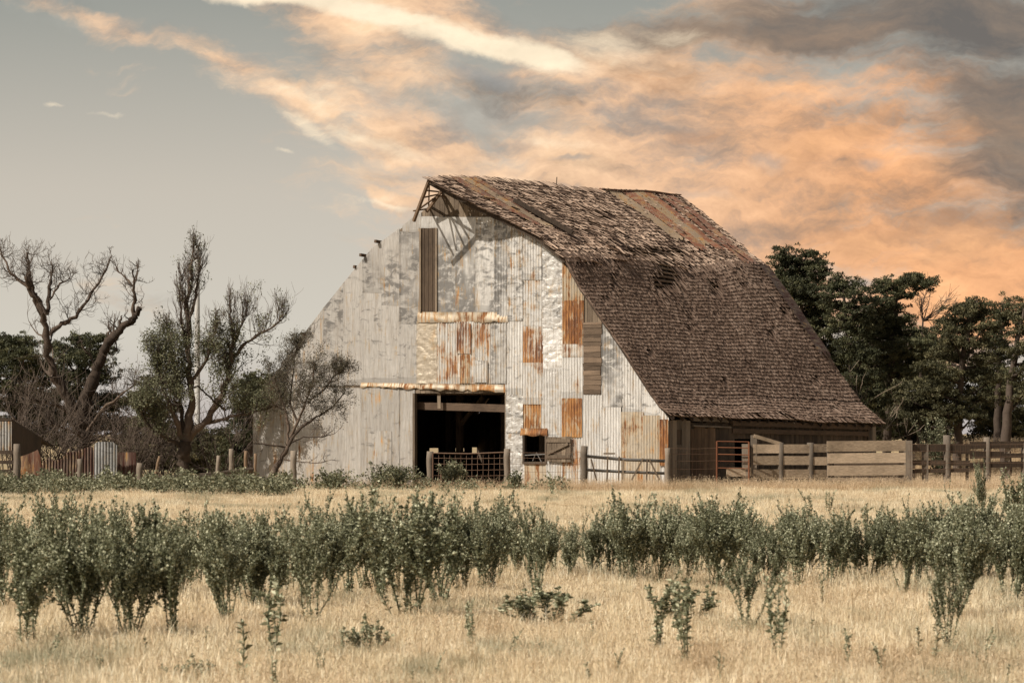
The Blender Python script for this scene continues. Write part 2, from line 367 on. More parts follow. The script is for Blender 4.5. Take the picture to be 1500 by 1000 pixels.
mb = MB(); mb.box(sx0, sx1, -.18, -.152, sz1-.20, sz1-.09); mb.box(sx0, sx1, -.18, -.152, sz0+.12, sz0+.23)
mb.bar((sx0+.05, -.195, sz0+.28), (sx1-.08, -.195, sz1-.24), .10, .025, up=(0, -1, 0)); mb.build('brace', M['board'], sh)
# doorway: header, hanging board, jambs
dx0, dx1, dz0, dz1 = DOOR
mb = MB(); mb.box(dx0-.04, dx0+.05, -.06, .10, 0, dz1); mb.build('door_jamb', M['board'], barn); mb = MB(); mb.box(dx1-.03, dx1+.05, -.02, .10, 0, dz1); mb.build('door_jamb', M['board'], barn)
a = bl(608, 599, .35); b = bl(741, 603, .35); mb = MB(); mb.bar((a[0], .35, a[2]+.12), (b[0], .35, b[2]+.12), .12, .26, .3); mb.build('door_beam', M['beam'], barn)
a = bl(643, 572, .1); b = bl(643.5, 598, .1); mb = MB(); mb.bar((a[0], .1, a[2]), (b[0], .1, b[2]), .13, .03, .95, up=(0, 1, 0)); mb.build('hanging_board', M['board'], barn)
# inside: posts, loft, floor
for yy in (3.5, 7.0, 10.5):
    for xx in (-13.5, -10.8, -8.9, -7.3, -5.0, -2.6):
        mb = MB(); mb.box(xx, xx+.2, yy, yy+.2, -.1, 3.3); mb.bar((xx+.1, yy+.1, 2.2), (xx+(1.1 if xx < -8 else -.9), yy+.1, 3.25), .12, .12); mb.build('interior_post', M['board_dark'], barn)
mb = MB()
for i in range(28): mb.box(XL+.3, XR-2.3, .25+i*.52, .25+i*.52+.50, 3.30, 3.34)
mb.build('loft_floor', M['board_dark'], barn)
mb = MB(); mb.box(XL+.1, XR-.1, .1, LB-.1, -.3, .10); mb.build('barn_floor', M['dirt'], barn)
# back wall, left wall, right wall
bh = []; sx = XL+.05
lh = [(bs(a, 660, sx)[1], bs(b, 660, sx)[1], bs(a, c, sx)[2], bs(a, d, sx)[2]) for a, b, c, d in [(628,644,663,656),(667,681,661,656),(691,699,664,655)]]
print('LH', lh)
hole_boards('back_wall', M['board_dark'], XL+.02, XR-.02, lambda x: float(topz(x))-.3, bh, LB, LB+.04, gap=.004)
def side_boards(name, mat, x, y0, y1, zt, w=.2, holes=(), t=.03, gap=.006, parent=barn, zb=-.1):
    mb = MB(); y = y0
    while y < y1-.02:
        yy = min(y+w*random.uniform(.8, 1.2), y1); mid = (y+yy)/2; cuts = [(zb, zt+random.uniform(-.04, .04))]
        for h in holes:
            if h[0] < mid < h[1]: cuts = [(zb, h[2]), (h[3], zt)]
        r = random.random(); o = random.uniform(0, .012)
        for z0, z1 in cuts: mb.box(x+o-t, x+o, y, yy-gap, z0, z1, r)
        y = yy
    return mb.build(name, mat, parent)
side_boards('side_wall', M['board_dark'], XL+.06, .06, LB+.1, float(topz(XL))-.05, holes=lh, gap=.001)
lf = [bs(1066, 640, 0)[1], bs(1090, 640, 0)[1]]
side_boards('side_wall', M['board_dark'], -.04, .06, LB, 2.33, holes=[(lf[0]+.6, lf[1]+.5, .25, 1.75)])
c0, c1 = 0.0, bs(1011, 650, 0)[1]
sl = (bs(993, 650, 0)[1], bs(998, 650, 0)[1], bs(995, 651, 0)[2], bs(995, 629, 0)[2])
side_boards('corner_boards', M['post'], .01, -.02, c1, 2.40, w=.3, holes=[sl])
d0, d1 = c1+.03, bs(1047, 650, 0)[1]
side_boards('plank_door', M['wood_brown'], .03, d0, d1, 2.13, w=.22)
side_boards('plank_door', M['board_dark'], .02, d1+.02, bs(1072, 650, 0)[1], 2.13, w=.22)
mb = MB(); e0, e1 = bs(1012, 620, 0)[1], bs(1067, 620, 0)[1]
mb.bar((.07, e0, 2.46), (.07, e1, 2.42), .05, .20, .7); mb.bar((.09, e0, 2.20), (.09, e1, 2.15), .06, .05, .9); mb.build('door_track', M['post'], barn)
mb = MB(); mb.bar((.06, e1+.1, 2.30), (.05, LB+.1, 2.16), .14, .18, .4); mb.bar((.05, e1+.2, 2.03), (.04, LB-.4, 1.92), .06, .16, .5); mb.build('log_plate', M['beam_y'], barn)
mb = MB(); q = bs(1276, 640, .05); mb.box(.0, .18, q[1]-.14, q[1]+.14, -.1, 2.18, .9); mb.build('corner_post', M['post'], barn)

# ---- roof surface of the right slope, ruled between the near verge and the far verge
FU = [(629,264,1.7),(665,284,1.3),(705,305,.85),(752,327,.30),(790,348,.28),(828,379,.28)]
FL = [(828,379,.28),(850,419,.28),(880,463,.28),(915,513,.28),(945,561,.28),(966,592,.3),(986,610,.32)]
BU = [(997,289),(1030,313),(1060,338),(1090,364),(1122,390)]
BLO = [(1122,390),(1148,424),(1180,471),(1205,508),(1230,548),(1262,592),(1297,622)]
LR = LB+.45
def prof(pts, back=False):
    P = np.array([bl(p[0], p[1], LR) if back else bl(p[0], p[1], -p[2]) for p in pts])
    s = np.concatenate([[0], np.cumsum(np.linalg.norm(np.diff(P, axis=0), axis=1))]); return s/s[-1], P, s[-1]
PR = {'u': (prof(FU), prof(BU, True)), 'l': (prof(FL), prof(BLO, True))}
def RS(sec, a, t):
    a = np.asarray(a, float); t = np.asarray(t, float); (sf, Pf, _), (sb, Pb, _) = PR[sec]
    f = np.stack([np.interp(a, sf, Pf[:, k]) for k in range(3)], -1); b = np.stack([np.interp(a, sb, Pb[:, k]) for k in range(3)], -1)
    p = f*(1-t[..., None])+b*t[..., None]
    wav = .035*np.sin(t*9+a*4)+.03*np.sin(t*17-a*7)+.02*np.sin(t*31+a*15)
    if sec == 'u': lift = (1-a)*np.interp(t, [0, .05, .2, .38, .66, 1], [0, .06, .17, .14, .03, 0])-.22*np.sin(np.clip((t-.35)/.5, 0, 1)*math.pi)*a
    else: lift = -.22*np.sin(np.clip((t-.35)/.5, 0, 1)*math.pi)*(1-a)*np.clip(1-a*1.6, 0, 1)
    p = p.copy(); p[..., 2] += lift+wav*sm(t*12)*sm((1-t)*12)*.6
    return p
def frame(sec, a, t):
    e = 1e-3; p = RS(sec, a, t); da = RS(sec, np.clip(a+e, 0, 1), t)-RS(sec, np.clip(a-e, 0, 1), t); dt = RS(sec, a, np.clip(t+e, -.03, 1))-RS(sec, a, np.clip(t-e, -.03, 1))
    da /= np.linalg.norm(da, axis=-1, keepdims=True); dt /= np.linalg.norm(dt, axis=-1, keepdims=True)
    n = np.cross(da, dt); n /= np.linalg.norm(n, axis=-1, keepdims=True)
    n *= np.sign(n[..., 2:3]+1e-9); return p, da, dt, n
LOST = [(965,375,62,10,.93),(980,412,26,34,.97),(1000,400,50,10,.6),(880,325,22,22,.6),(862,345,30,16,.5),(900,352,40,14,.5),(1050,428,10,18,.85),(1150,460,5,10,.9),(1135,448,5,8,.9),(1083,398,10,8,.6),
        (725,292,40,10,.4),(785,322,40,14,.35),(830,300,60,10,.25),(1130,492,7,14,.7),(905,408,8,26,.6),(1012,470,6,20,.7),(950,520,7,8,.8),(1195,560,8,6,.8),(1060,560,9,6,.7),(1225,600,10,6,.8),(890,440,14,8,.5),(1100,420,22,7,.6),(1040,600,16,6,.7),(1150,608,14,5,.7),(1010,360,30,10,.3),(1075,355,14,8,.4),(1020,318,10,14,.5),(1100,376,14,8,.5),(870,392,40,7,.5),(800,285,60,8,.3)]
def shingles(sec, expo, name, mat, miss0, jit, lift):
    n_rows = int(PR[sec][1][2]/expo); rw = []
    for i in range(n_rows+1):
        a = (i+1)/(n_rows+1); t = -.014+random.uniform(0, .008)
        while t < 1.0:
            w = random.uniform(.055, .125)/15.7; rw.append((a+random.gauss(0, .13)/n_rows, t+w/2, w*15.7)); t += w
    q = np.array(rw); a, t, w = q.T; a = np.clip(a, .004, 1); t = np.clip(t, -.02, 1)
    p, da, dt, n = frame(sec, a, t); px, py = proj(p); N = len(a)
    pm = np.full(N, miss0)
    for cx, cy, rx, ry, pr in LOST: pm = np.maximum(pm, pr*np.exp(-(((px-cx)/rx)**2+((py-cy)/ry)**2)**1.5))
    if sec == 'l': pm = np.maximum(pm, .35*(a > .965))
    keep = rng.random(N) > pm; ang = rng.normal(0, jit, N)
    if sec == 'u': ang += (rng.random(N) < .22)*rng.normal(0, .2, N)
    else: ang += (rng.random(N) < .03)*rng.normal(0, .14, N)
    if sec == 'l': ang += (a > .93)*rng.normal(0, .10, N)
    c, s = np.cos(ang)[:, None], np.sin(ang)[:, None]; e1 = dt*c+da*s; e2 = da*c-dt*s
    L = expo*2.1+rng.uniform(-.02, .05, N)+(a > .95)*rng.uniform(-.05, .12, N)*(sec == 'l'); wl = np.clip(rng.normal(0, 1, N), 0, 3)*lift
    th = rng.uniform(.010, .02, N)*(.75 if sec == 'u' else .6)
    b0 = p+n*(.045+wl+th*.5)[:, None]; top = p-e2*L[:, None]+n*.008
    h = (w*.5*rng.uniform(.72, .96, N))[:, None]*e1; T_ = n*th[:, None]
    V = np.stack([b0-h, b0+h, top+h, top-h, b0-h+T_, b0+h+T_, top+h+T_*.4, top-h+T_*.4], 1)[keep]
    m = len(V); f = (BOXF[None]+8*np.arange(m)[:, None, None]).reshape(-1, 4)
    mb = MB(); mb.add(V.reshape(-1, 3), f, np.repeat(rng.random(m), 6)); return mb.build(name, mat, roof)
def shmat(name, stops, rough=.9):
    m, nt, b = newmat(name, rough); g = NT(nt); c = g.coord()
    n = g.noise(c, .55, 5, .65); n2 = g.noise(c, 14, 4, .6)
    stk = g.noise(g.mapping(c, (.35, 2.2, .35)), 1.0, 5, .65)
    f = g.math('ADD', g.math('ADD', g.math('MULTIPLY', g.math('SUBTRACT', g.math('ADD', n, stk), .68), .62), g.math('MULTIPLY', g.attr(), .6)), g.math('MULTIPLY', g.math('SUBTRACT', n2, .5), .35))
    g.L.new(g.ramp(f, stops), b.inputs['Base Color']); g.bump(b, n2, .4, .01); return m
M['shU'] = shmat('weathered shingle upper', [(.2, (.035, .019, .012)), (.46, (.20, .133, .094)), (.80, (.66, .49, .37))])
M['shL'] = shmat('weathered shingle lower', [(.05, (.078, .047, .032)), (.5, (.195, .130, .094)), (1.0, (.42, .31, .24))])
# lath layer is the roof part itself; shingles and tin lie on it
mb = MB()
for sec, nr in (('u', 24), ('l', 34)):
    for i in range(nr):
        a0, a1 = (i+.18)/nr, (i+.62)/nr; K = 14; g0 = random.random()
        for k in range(K):
            t0, t1 = k/K+(.004 if k == 0 else 0), (k+1)/K-.001; js = random.uniform(-.06, .06)/nr
            aa = np.array([a0, a1, a1, a0])+js; tt = np.array([t0, t0, t1, t1]); p, _, _, n = frame(sec, np.clip(aa, 0, 1), tt)
            mb.add(np.concatenate([p-n*.035, p-n*.012]), BOXF, random.random()*.5+.2)
roof = mb.build('roof', M['wood_brown'], barn); roof['label'] = 'sagging brown wood shingle roof slope with missing shingles'
mb = MB()
for i in range(24):
    t = .01+.975*i/23
    for sec in 'ul':
        a = np.linspace(0, 1, 7); p, _, _, n = frame(sec, a, np.full(7, t)); p = p-n*.10
        for k in range(6): mb.bar(p[k], p[k+1], .05, .12, .2)
mb.build('rafter', M['board_dark'], roof)
shingles('u', .185, 'upper_shingles', M['shU'], .05, .05, .014)
shingles('l', .175, 'lower_shingles', M['shL'], .008, .022, .004)
def roof_tin(sec, t0, t1, a0, a1, mat, off=.075, name='roof_tin', corr=True, skew=0):
    nx = max(6, int((t1-t0)*15.7/.11*6)); nz = 14; V = []
    tt = np.linspace(t0, t1, nx+1); aa = np.linspace(a0, a1, nz+1); TT, AA = np.meshgrid(tt, aa)
    TT = np.clip(TT+skew*(AA-a0), 0, 1); AA2 = np.clip(AA+((AA == a1)*.015*np.sin(TT*300)), 0, 1)
    p, _, _, n = frame(sec, AA2, TT); ph = (TT*15.7/.11)*2*math.pi
    p = p+n*(off+(.014*np.sin(ph) if corr else 0)+.012*np.sin(AA*23+TT*40))[..., None]
    nn = nx+1; ii = np.arange(nz)[:, None]*nn+np.arange(nx)[None]
    mb = MB(); mb.add(p.reshape(-1, 3), np.stack([ii, ii+1, ii+nn+1, ii+nn], -1).reshape(-1, 4)); return mb.build(name, mat, roof, True)
rt1 = tin('roof tin rusty', (.30, .105, .052), .25, .1, 41, .7, 0, .6, .2); rt2 = tin('roof tin brown', (.21, .075, .042), .2, .2, 42, .7, 0, .7, .1)
rt3 = tin('roof tin pale', (.38, .28, .19), .32, .1, 43, .6, 0, .6, .2); rt4 = tin('dark roof tin', (.075, .026, .020), .1, .2, 44, .7, 0, .7, .1)
for t0, t1, a0, a1, m_ in [(.685,.735,.0,.66,rt3),(.74,.79,.0,.78,rt1),(.79,.83,.0,.72,rt3),(.83,.865,.0,.80,rt1),(.885,.915,.0,.98,rt2),(.925,.955,.0,.98,rt2),
                           (.075,.105,.0,.60,rt2),(.11,.135,.0,.62,rt3),(.14,.165,.0,.45,rt2)]:
    roof_tin('u', t0, t1, a0, a1, m_)
roof_tin('l', .945, .995, .01, .55, rt4, off=.13, name='verge_tin', corr=False)
mb = MB()
for k in range(14):
    t0, t1 = .66+.024*k, .66+.024*(k+1); p = RS('u', np.array([0., 0.]), np.array([t0, t1])); mb.bar(p[0]+[0, 0, .09], p[1]+[0, 0, .09], .16, .04)
mb.build('ridge_cap', rt2, roof)
# search table so pieces lying on the slope can be put where they lie
gu = {s: (lambda aa, tt: (aa, tt, RS(s, aa, tt)))(*np.meshgrid(np.linspace(0, 1, 120), np.linspace(0, 1, 240))) for s in 'ul'}
def onroof(px, py, off=0.0):
    best = None
    for s in 'ul':
        aa, tt, P = gu[s]; x, y = proj(P); d = (x-px)**2+(y-py)**2; i = np.unravel_index(np.argmin(d), d.shape)
        if best is None or d[i] < best[0]:
            _, _, _, n = frame(s, aa[i][None], tt[i][None]); best = (d[i], P[i]+n[0]*off)
    return best[1]
mb = MB(); mb.bar(onroof(751, 297, .12), onroof(836, 347, .16), .22, .14, .0); mb.build('loose_board', M['board_dark'], roof)
mb = MB()
for i in range(46):
    px = random.uniform(700, 1000); py = 272+(px-700)*.15+random.uniform(0, 1)**.8*95
    a = onroof(px, py, .09); b = onroof(px+random.uniform(8, 18), py+random.uniform(2, 12), .08+random.uniform(0, .08)); mb.bar(a, b, random.uniform(.05, .12), .015)
mb.build('slipped_shingles', M['shU'], roof)['kind'] = 'stuff'
mb = MB(); p = onroof(815, 272, 0); mb.tube([p, p+[.02, 0, .32]], .02, 4); mb.build('ridge_stick', M['board_dark'], roof)
# left slope (seen only from its edge) follows the gable
mb = MB(); LP = [p for p in OUTL if p[0] <= bl(668, 270, 0)[0]+.01]
for k in range(len(LP)-1):
    a, b = LP[k], LP[k+1]; dv = np.array([b[0]-a[0], 0, b[2]-a[2]]); ln = np.linalg.norm(dv); dv /= ln; nv = np.array([-dv[2], 0, dv[0]]); ym = .15 if k < len(LP)-4 else .9
    mb.add([a+[0, ym, 0]-nv*.16, b+[0, ym, 0]-nv*.16, b+[0, LR, 0]-nv*.16, a+[0, LR, 0]-nv*.16, a+[0, ym, 0]-nv*.05, b+[0, ym, 0]-nv*.05, b+[0, LR, 0]-nv*.05, a+[0, LR, 0]-nv*.05], BOXF)
mb.build('roof', M['shL'], barn)['label'] = 'far left roof slope seen only along its edge'
# hay hood: open rafters at the peak
tip = bl(629, 264, -1.7)
def hp(px, py, ly): return bl(px, py, ly)
mb = MB(); mb.bar(tip+[0, 0, .02], hp(606, 324, -1.35), .09, .10, .3); mb.bar(hp(646, 281, -.6), hp(625, 310, -.35), .07, .10, .2); mb.bar(tip, hp(628, 301, -.02)+[0, 0, 0], .05, .07, .5)
mb.build('hood_rafter', M['wood_brown'], barn)
mb = MB(); mb.bar(tip-[0, 0, .06], bl(668, 272, .1)-[0, 0, .12], .10, .14, .2)
for (pa, pb) in [((617, 290, -1.5), (650, 283, .2)), ((606, 309, -1.4), (632, 305, .15)), ((614, 306, -1.3), (645, 284, -.2)), ((624, 279, -1.5), (652, 282, .3)), ((640, 287, -.9), (655, 288, .2))]: mb.bar(hp(*pa), hp(*pb), .06, .05, .5)
mb.build('hood_lath', M['wood_brown'], barn)
sf = PR['u'][0][1]
mb = MB()
for k in range(len(sf)-1): mb.bar(sf[k]-[0, 0, .09], sf[k+1]-[0, 0, .09], .04, .13, .0)
sf = PR['l'][0][1]
for k in range(len(sf)-1): mb.bar(sf[k]-[0, -.03, .08], sf[k+1]-[0, -.03, .08], .04, .08, .0)
mb.build('verge_board', M['board_dark'], roof)
# purlin stubs sticking out of the left gable edge
for (px, py, L_) in [(556, 356, .20), (535, 376, .24), (522, 393, .08), (447, 491, .18)]:
    a = bl(px, py, 0); mb = MB(); mb.bar(a+[0, .1, .03], a+[-.05, -L_, .06], .10, .10, .2); mb.build('purlin_stub', M['beam'], barn)

# ------------------------------------------------------------------ fences, gates
def gp(px, Y, dz=0): x = Y*(px-750)/F; return np.array([x, Y, float(gz(x, Y))+dz])
def zof(py, Y): return CH+Y*(HOR-py)/F
def post_thing(px, pytop, Y, r, label, mat='post', name='fence_post', group=None, lean=0):
    b = gp(px, Y); top = zof(pytop, Y)-b[2]
    o = MB(); n = 6; P = [[lean*top*(i/n)+.01*math.sin(i*2+px), .01*math.cos(i*3+px), -.2+(top+.2)*i/n] for i in range(n+1)]
    o.tube(P, [r*(1.05-.1*i/n+.04*math.sin(i*5+px)) for i in range(n+1)], 9)
    ob = o.build(name, M[mat], None, True); ob.location = b
    return tag(ob, label, 'post', group)
post_thing(430, 660, 135, .11, 'round grey post standing alone before the left part of the tin wall')
post_thing(630, 661, 139.6, .12, 'wooden post at the left end of the wire mesh gate in the doorway')
post_thing(743, 657, 139.2, .115, 'wooden post at the right end of the wire mesh gate in the doorway')
post_thing(856, 653, 137, .12, 'dark thick post at the left end of the pipe gate')
post_thing(978, 656, 136.6, .10, 'grey post at the right end of the pipe gate by the barn corner')
# wire mesh gate in the doorway
Y = 139.4
g = empty('mesh_gate', tuple(gp(686, Y)), 'rusty wire mesh gate closing the lower half of the barn doorway', 'gate')
x0, x1 = Y*(634-686)/F, Y*(740-686)/F; z1 = zof(662, Y); z0 = .12
mb = MB(); mb.tube([(x0, 0, z0), (x0, 0, z1-.03)], .025, 6); mb.tube([(x1, 0, z0), (x1, 0, z1)], .025, 6); mb.tube([(x0, 0, z1-.03), (0, 0, z1-.05), (x1, 0, z1)], .025, 6); mb.tube([(x0, 0, z0), (x1, 0, z0)], .025, 6)
mb.tube([(x0+.28, -.03, 0), (x0+.28, -.03, .85)], .022, 6)
mb.build('gate_frame', M['wire'], g)
mb = MB()
for i in range(1, 13): x = x0+(x1-x0)*i/13; mb.tube([(x, 0, z0), (x+.01, .01, z1-.03)], .007, 3)
for i in range(1, 6): z = z0+(z1-z0)*i/6; mb.tube([(x0, 0, z), (0, 0, z-.02), (x1, 0, z)], .009, 3)
mb.build('mesh', M['wire'], g)
# pipe gate right of the window
Y = 136.9
g = empty('pipe_gate', tuple(gp(918, Y)), 'sagging grey pipe and pole gate with crossed braces before the corrugated tin', 'gate')
def lp(px, py, dy=0): return np.array([Y*(px-918)/F, dy, zof(py, Y)-float(gz(Y*168/F, Y))])
mb = MB(); mb.tube([lp(860, 668), lp(918, 673), lp(976, 675)], .055, 7); mb.tube([lp(860, 688), lp(918, 691), lp(976, 693)], .05, 7); mb.build('rail', M['greypipe'], g, True)
mb = MB()
for a, b in [((866, 672), (874, 704)), ((890, 668), (889, 706)), ((907, 668), (906, 704)), ((913, 673), (912, 706)), ((925, 703), (942, 671)), ((948, 672), (947, 706)), ((951, 672), (966, 703)), ((884, 664), (901, 664))]:
    mb.bar(lp(*a, -.07), lp(*b, -.05), .055, .03, up=(0, 1, 0))
mb.build('brace', M['board'], g)
# farm wire strands along the front
def wires(name, pxa, pxb, Y0, Y1, pys, label, verts=0, mat='wire', rad=.006):
    mid = gp((pxa+pxb)/2, (Y0+Y1)/2); g = MB()
    for py in pys:
        P = []
        for i in range(9):
            f = i/8; Yy = Y0*(1-f)+Y1*f; px = pxa*(1-f)+pxb*f; P.append(at(px, py+1.0*math.sin(f*math.pi), Yy)-mid)
        g.tube(P, rad, 3)
    for i in range(verts):
        f = (i+.5)/verts; Yy = Y0*(1-f)+Y1*f; px = pxa*(1-f)+pxb*f; g.tube([at(px, pys[0], Yy)-mid, at(px, 713, Yy)-mid], rad*.8, 3)
    o = g.build(name, M[mat]); o.location = mid; return tag(o, label, 'wire fence')
wires('wire_fence', 745, 856, 139, 137, [662, 670, 679, 690, 700], 'thin wire strands between the doorway gate and the pipe gate', 10)
wires('wire_fence', 980, 1048, 136.6, 138, [656, 664, 674, 686, 697], 'wire netting in front of the brown plank doors of the barn side', 11)
# red pipe gate
Y = 138.2
g = empty('pipe_gate', tuple(gp(1072, Y)), 'rust red pipe gate with five bars beside the plank fence', 'gate')
def lp2(px, py, dy=0): return np.array([Y*(px-1072)/F, dy, zof(py, Y)-float(gz(Y*322/F, Y))])
mb = MB(); mb.tube([lp2(1050, 716), lp2(1050, 646)], .03, 6); mb.tube([lp2(1097, 716), lp2(1097, 647)], .03, 6)
for py in (646, 655, 665, 675, 685): mb.tube([lp2(1050, py), lp2(1097, py+1)], .018, 5)
mb.build('gate_frame', M['rustpipe'], g)
# plank fences
def plank_fence(label, pxs, Y0, Y1, rails, posts, pmat='board_h', ph=.20, thick=.04, front=True, name='plank_fence', group=None):
    c = (pxs[0]+pxs[-1])/2; Yc = (Y0+Y1)/2; g = empty(name, tuple(gp(c, Yc)), label, 'fence', group); base = gp(c, Yc)
    def P(px, py, off=0):
        f = (px-pxs[0])/(pxs[-1]-pxs[0]); Yy = Y0*(1-f)+Y1*f; return at(px, py, Yy)-base+np.array([0, off, 0])
    for (pa, pb, ya, yb, w) in rails:
        mb = MB(); a, b = P(pa, ya, -.08 if front else .08), P(pb, yb, -.08 if front else .08); K = 5
        for k in range(1): mb.bar(a, b, thick, w, None)
        mb.build('rail', M[pmat], g)
    for (px, pt, r, sq) in posts:
        mb = MB(); a, b = P(px, 722), P(px+random.uniform(-.5, .5), pt)
        if sq: mb.bar(a, b, r*2, r*1.6, None, up=(0, 1, 0))
        else: mb.tube([a, (a+b)/2+[.01, 0, 0], b], [r*1.05, r, r*.92], 9)
        mb.build('post', M['post'], g, not sq)
    return g
plank_fence('grey plank fence panel with a sloping brace board beside the red pipe gate', (1098, 1210), 138.6, 139.2,
            [(1064,1100,691,691,.30),(1103,1145,657,657,.30),(1103,1145,674,674,.30),(1103,1145,694,694,.32),(1147,1187,657,657,.30),(1147,1187,674,674,.30),(1147,1187,694,694,.32),(1188,1212,656,656,.28),(1188,1212,675,675,.28),(1188,1212,694,694,.3),
             (1104,1144,638,650,.12)],
            [(1093,650,.13,True),(1104,637,.10,True),(1143,648,.13,False),(1187,648,.13,False)])
plank_fence('three wide pale planks nailed across a gateway in the fence', (1211, 1326), 138.0, 138.4,
            [(1211,1326,653.5,652.5,.36),(1212,1326,671,670,.34),(1212,1326,689,688,.34),(1213,1327,702,702,.12)], [(1215,646,.08,True),(1320,645,.08,True)], front=True)
plank_fence('dark rail and wire fence running to the right edge of the pasture', (1327, 1530), 140.6, 142.0,
            [(1327,1420,656,655,.24),(1327,1420,677,678,.18),(1330,1420,690,688,.14),(1420,1530,652,650,.24),(1420,1530,668,666,.16),(1420,1530,681,679,.2),(1385,1470,661,664,.12)],
            [(1329,645,.17,True),(1355,651,.11,True),(1387,637,.14,False),(1417,652,.05,True),(1446,640,.13,False),(1475,653,.08,True),(1500,648,.12,False)], pmat='board_dark')
plank_fence('dark rails of an older fence behind the three wide planks', (1222, 1340), 143.5, 144, [(1222,1340,655,655,.26),(1222,1340,668,668,.2),(1222,1340,681,680,.3),(1222,1340,697,696,.34)], [(1270,648,.09,True)], pmat='board_dark')
wires('wire_fence', 1330, 1520, 140.2, 141.6, [650, 660, 668, 677, 686, 695], 'woven wire netting stretched along the dark rail fence on the right', 26)
# left: posts, log rails, rusty sheets
for px, pt, Yp, r, lean, lb in [(25,650,133,.12,0,'thick grey post before the orange rusted sheet at the far left'),(117,672,134,.09,0,'short brown post before the dark corrugated rusty sheets'),
                          (203,678,136,.11,.05,'dark stub post at the right end of the rusty sheets'),(221,668,138,.05,.25,'slanting pale stake right of the rusty sheets'),
                          (317,667,139,.07,.06,'leaning brown post standing over the log rail'),(339,657,140,.09,0,'tall dark post between the grey green tree and barn'),
                          (360,660,141,.06,0,'thin dark post nearest the left barn corner'),(374,664,140.5,.05,0,'slim pole leaning on the left barn corner')]:
    post_thing(px, pt, Yp, r, lb, lean=lean, mat='post' if r > .06 else 'wood_brown')
mb = MB(); a = gp(228, 138, .42); mb.tube([[0, 0, 0], [3.0, .1, .05]], [.10, .11], 8); o = mb.build('log_rail', M['bark_pale'], None, True); o.location = a; tag(o, 'pale log rail lying low against the grey green tree trunk', 'log')
mb = MB(); a = gp(290, 139, .30); mb.tube([[0, 0, .18], [1.9, .1, .40]], [.10, .09], 8); o = mb.build('log_rail', M['bark_pale'], None, True); o.location = a; tag(o, 'reddish log rail between tree trunk and leaning post', 'log')
def tin_piece(pts, Y, mat, label, name='rusty_sheet', corr=.10, dy=0):
    x0 = pts[0][0]; x1 = pts[-1][0]; base = gp((x0+x1)/2, Y); nx = max(8, int((x1-x0)*Y/F/corr*7)); nz = 10; V = []
    for j in range(nz+1):
        for i in range(nx+1):
            px = x0+(x1-x0)*i/nx; pt = np.interp(px, [p[0] for p in pts], [p[1] for p in pts]); top = zof(pt, Y); z = -.1+(top+.1)*j/nz
            x = Y*(px-750)/F; V.append((x-base[0], .022*math.sin(x/corr*2*math.pi)+.05*mn.noise(Vector((x*1.5, z*1.5, Y)))+.06*z/2, z-base[2]*0))
    mb = MB(); n = nx+1; ii = np.arange(nz)[:, None]*n+np.arange(nx)[None]; mb.add(V, np.stack([ii, ii+1, ii+n+1, ii+n], -1).reshape(-1, 4))
    ob = mb.build(name, mat, None, True); ob.location = (base[0], base[1], 0); return tag(ob, label, 'metal sheet')
tin_piece([(62,676),(72,670),(78,674),(90,672),(97,662),(110,661),(127,655),(141,654)], 137.5, tin('dark rust tin', (.070, .026, .018), .12, .0, 51, .6, 0, .7, .1), 'dark red corrugated sheet with a torn stepped top edge')
tin_piece([(138,651),(142,647),(165,647),(171,652)], 137.2, tin('grey leaning tin', (.42, .42, .41), .08, .3, 52, .4, .4), 'pale grey corrugated sheet propped between two rusty ones')
tin_piece([(169,662),(199,662)], 137.6, tin('deep rust sheet', (.075, .022, .014), .15, .0, 53, .7, 0, .8, .05), 'smooth deep red rusted sheet right of the pale grey one', corr=.6)
tin_piece([(28,669),(40,665),(52,660),(57,657),(62,690)], 135.5, tin('orange rust sheet', (.13, .050, .026), .2, .0, 54, .5, 0, .8, .05), 'bright orange rusted sheet beside the thick grey post', corr=.5)
# shed at the far left
sh = empty('tin_shed', tuple(gp(8, 141)), 'small open tin shed with dark sloping roof at the far left', 'shed')
def sp(px, py, Y): return at(px, py, Y)-gp(8, 141)
mb = MB(); n = 60; V = []
for j in range(2):
    for i in range(n+1):
        px = -40+57*i/n; q = sp(px, [661, 617][j], 139); V.append((q[0], q[1]+.02*math.sin(q[0]/.1*6.28), q[2]))
ii = np.arange(n); mb.add(V, np.stack([ii, ii+1, ii+n+2, ii+n+1], -1)); mb.build('wall', tin('shed tin', (.55, .54, .52), .30, .3, 55, .5), sh, True)
mb = MB(); mb.add([sp(-45, 616, 139), sp(17, 616, 139), sp(78, 655, 146), sp(16, 640, 150), sp(-45, 612, 139)+[0, 0, .1], sp(17, 613, 139), sp(78, 652, 146), sp(16, 636, 150)], BOXF); mb.build('roof', M['board_dark'], sh)
mb = MB(); mb.add([sp(17, 705, 139), sp(60, 703, 143), sp(60, 640, 143), sp(17, 617, 139), sp(17, 705, 139.1), sp(60, 703, 143.1), sp(60, 640, 143.1), sp(17, 617, 139.1)], BOXF); mb.build('side_wall', M['board_dark'], sh)
mb = MB()
for pa, pb, ya, yb in [(-20,28,662,662),(-20,28,676,677),(-20,28,690,690)]: mb.bar(sp(pa, ya, 138), sp(pb, yb, 138), .05, .12)
mb.build('rail', M['board_dark'], sh)
# mast
mb = MB(); b = gp(289, 230); top = zof(372, 230); mb.tube([[0, 0, 0], [0, 0, top*.5], [0, 0, top]], [.17, .15, .12], 12); o = mb.build('mast', M['mast'], None, True); o.location = b
tag(o, 'pale tall mast rising far behind the grey green spire tree', 'mast')

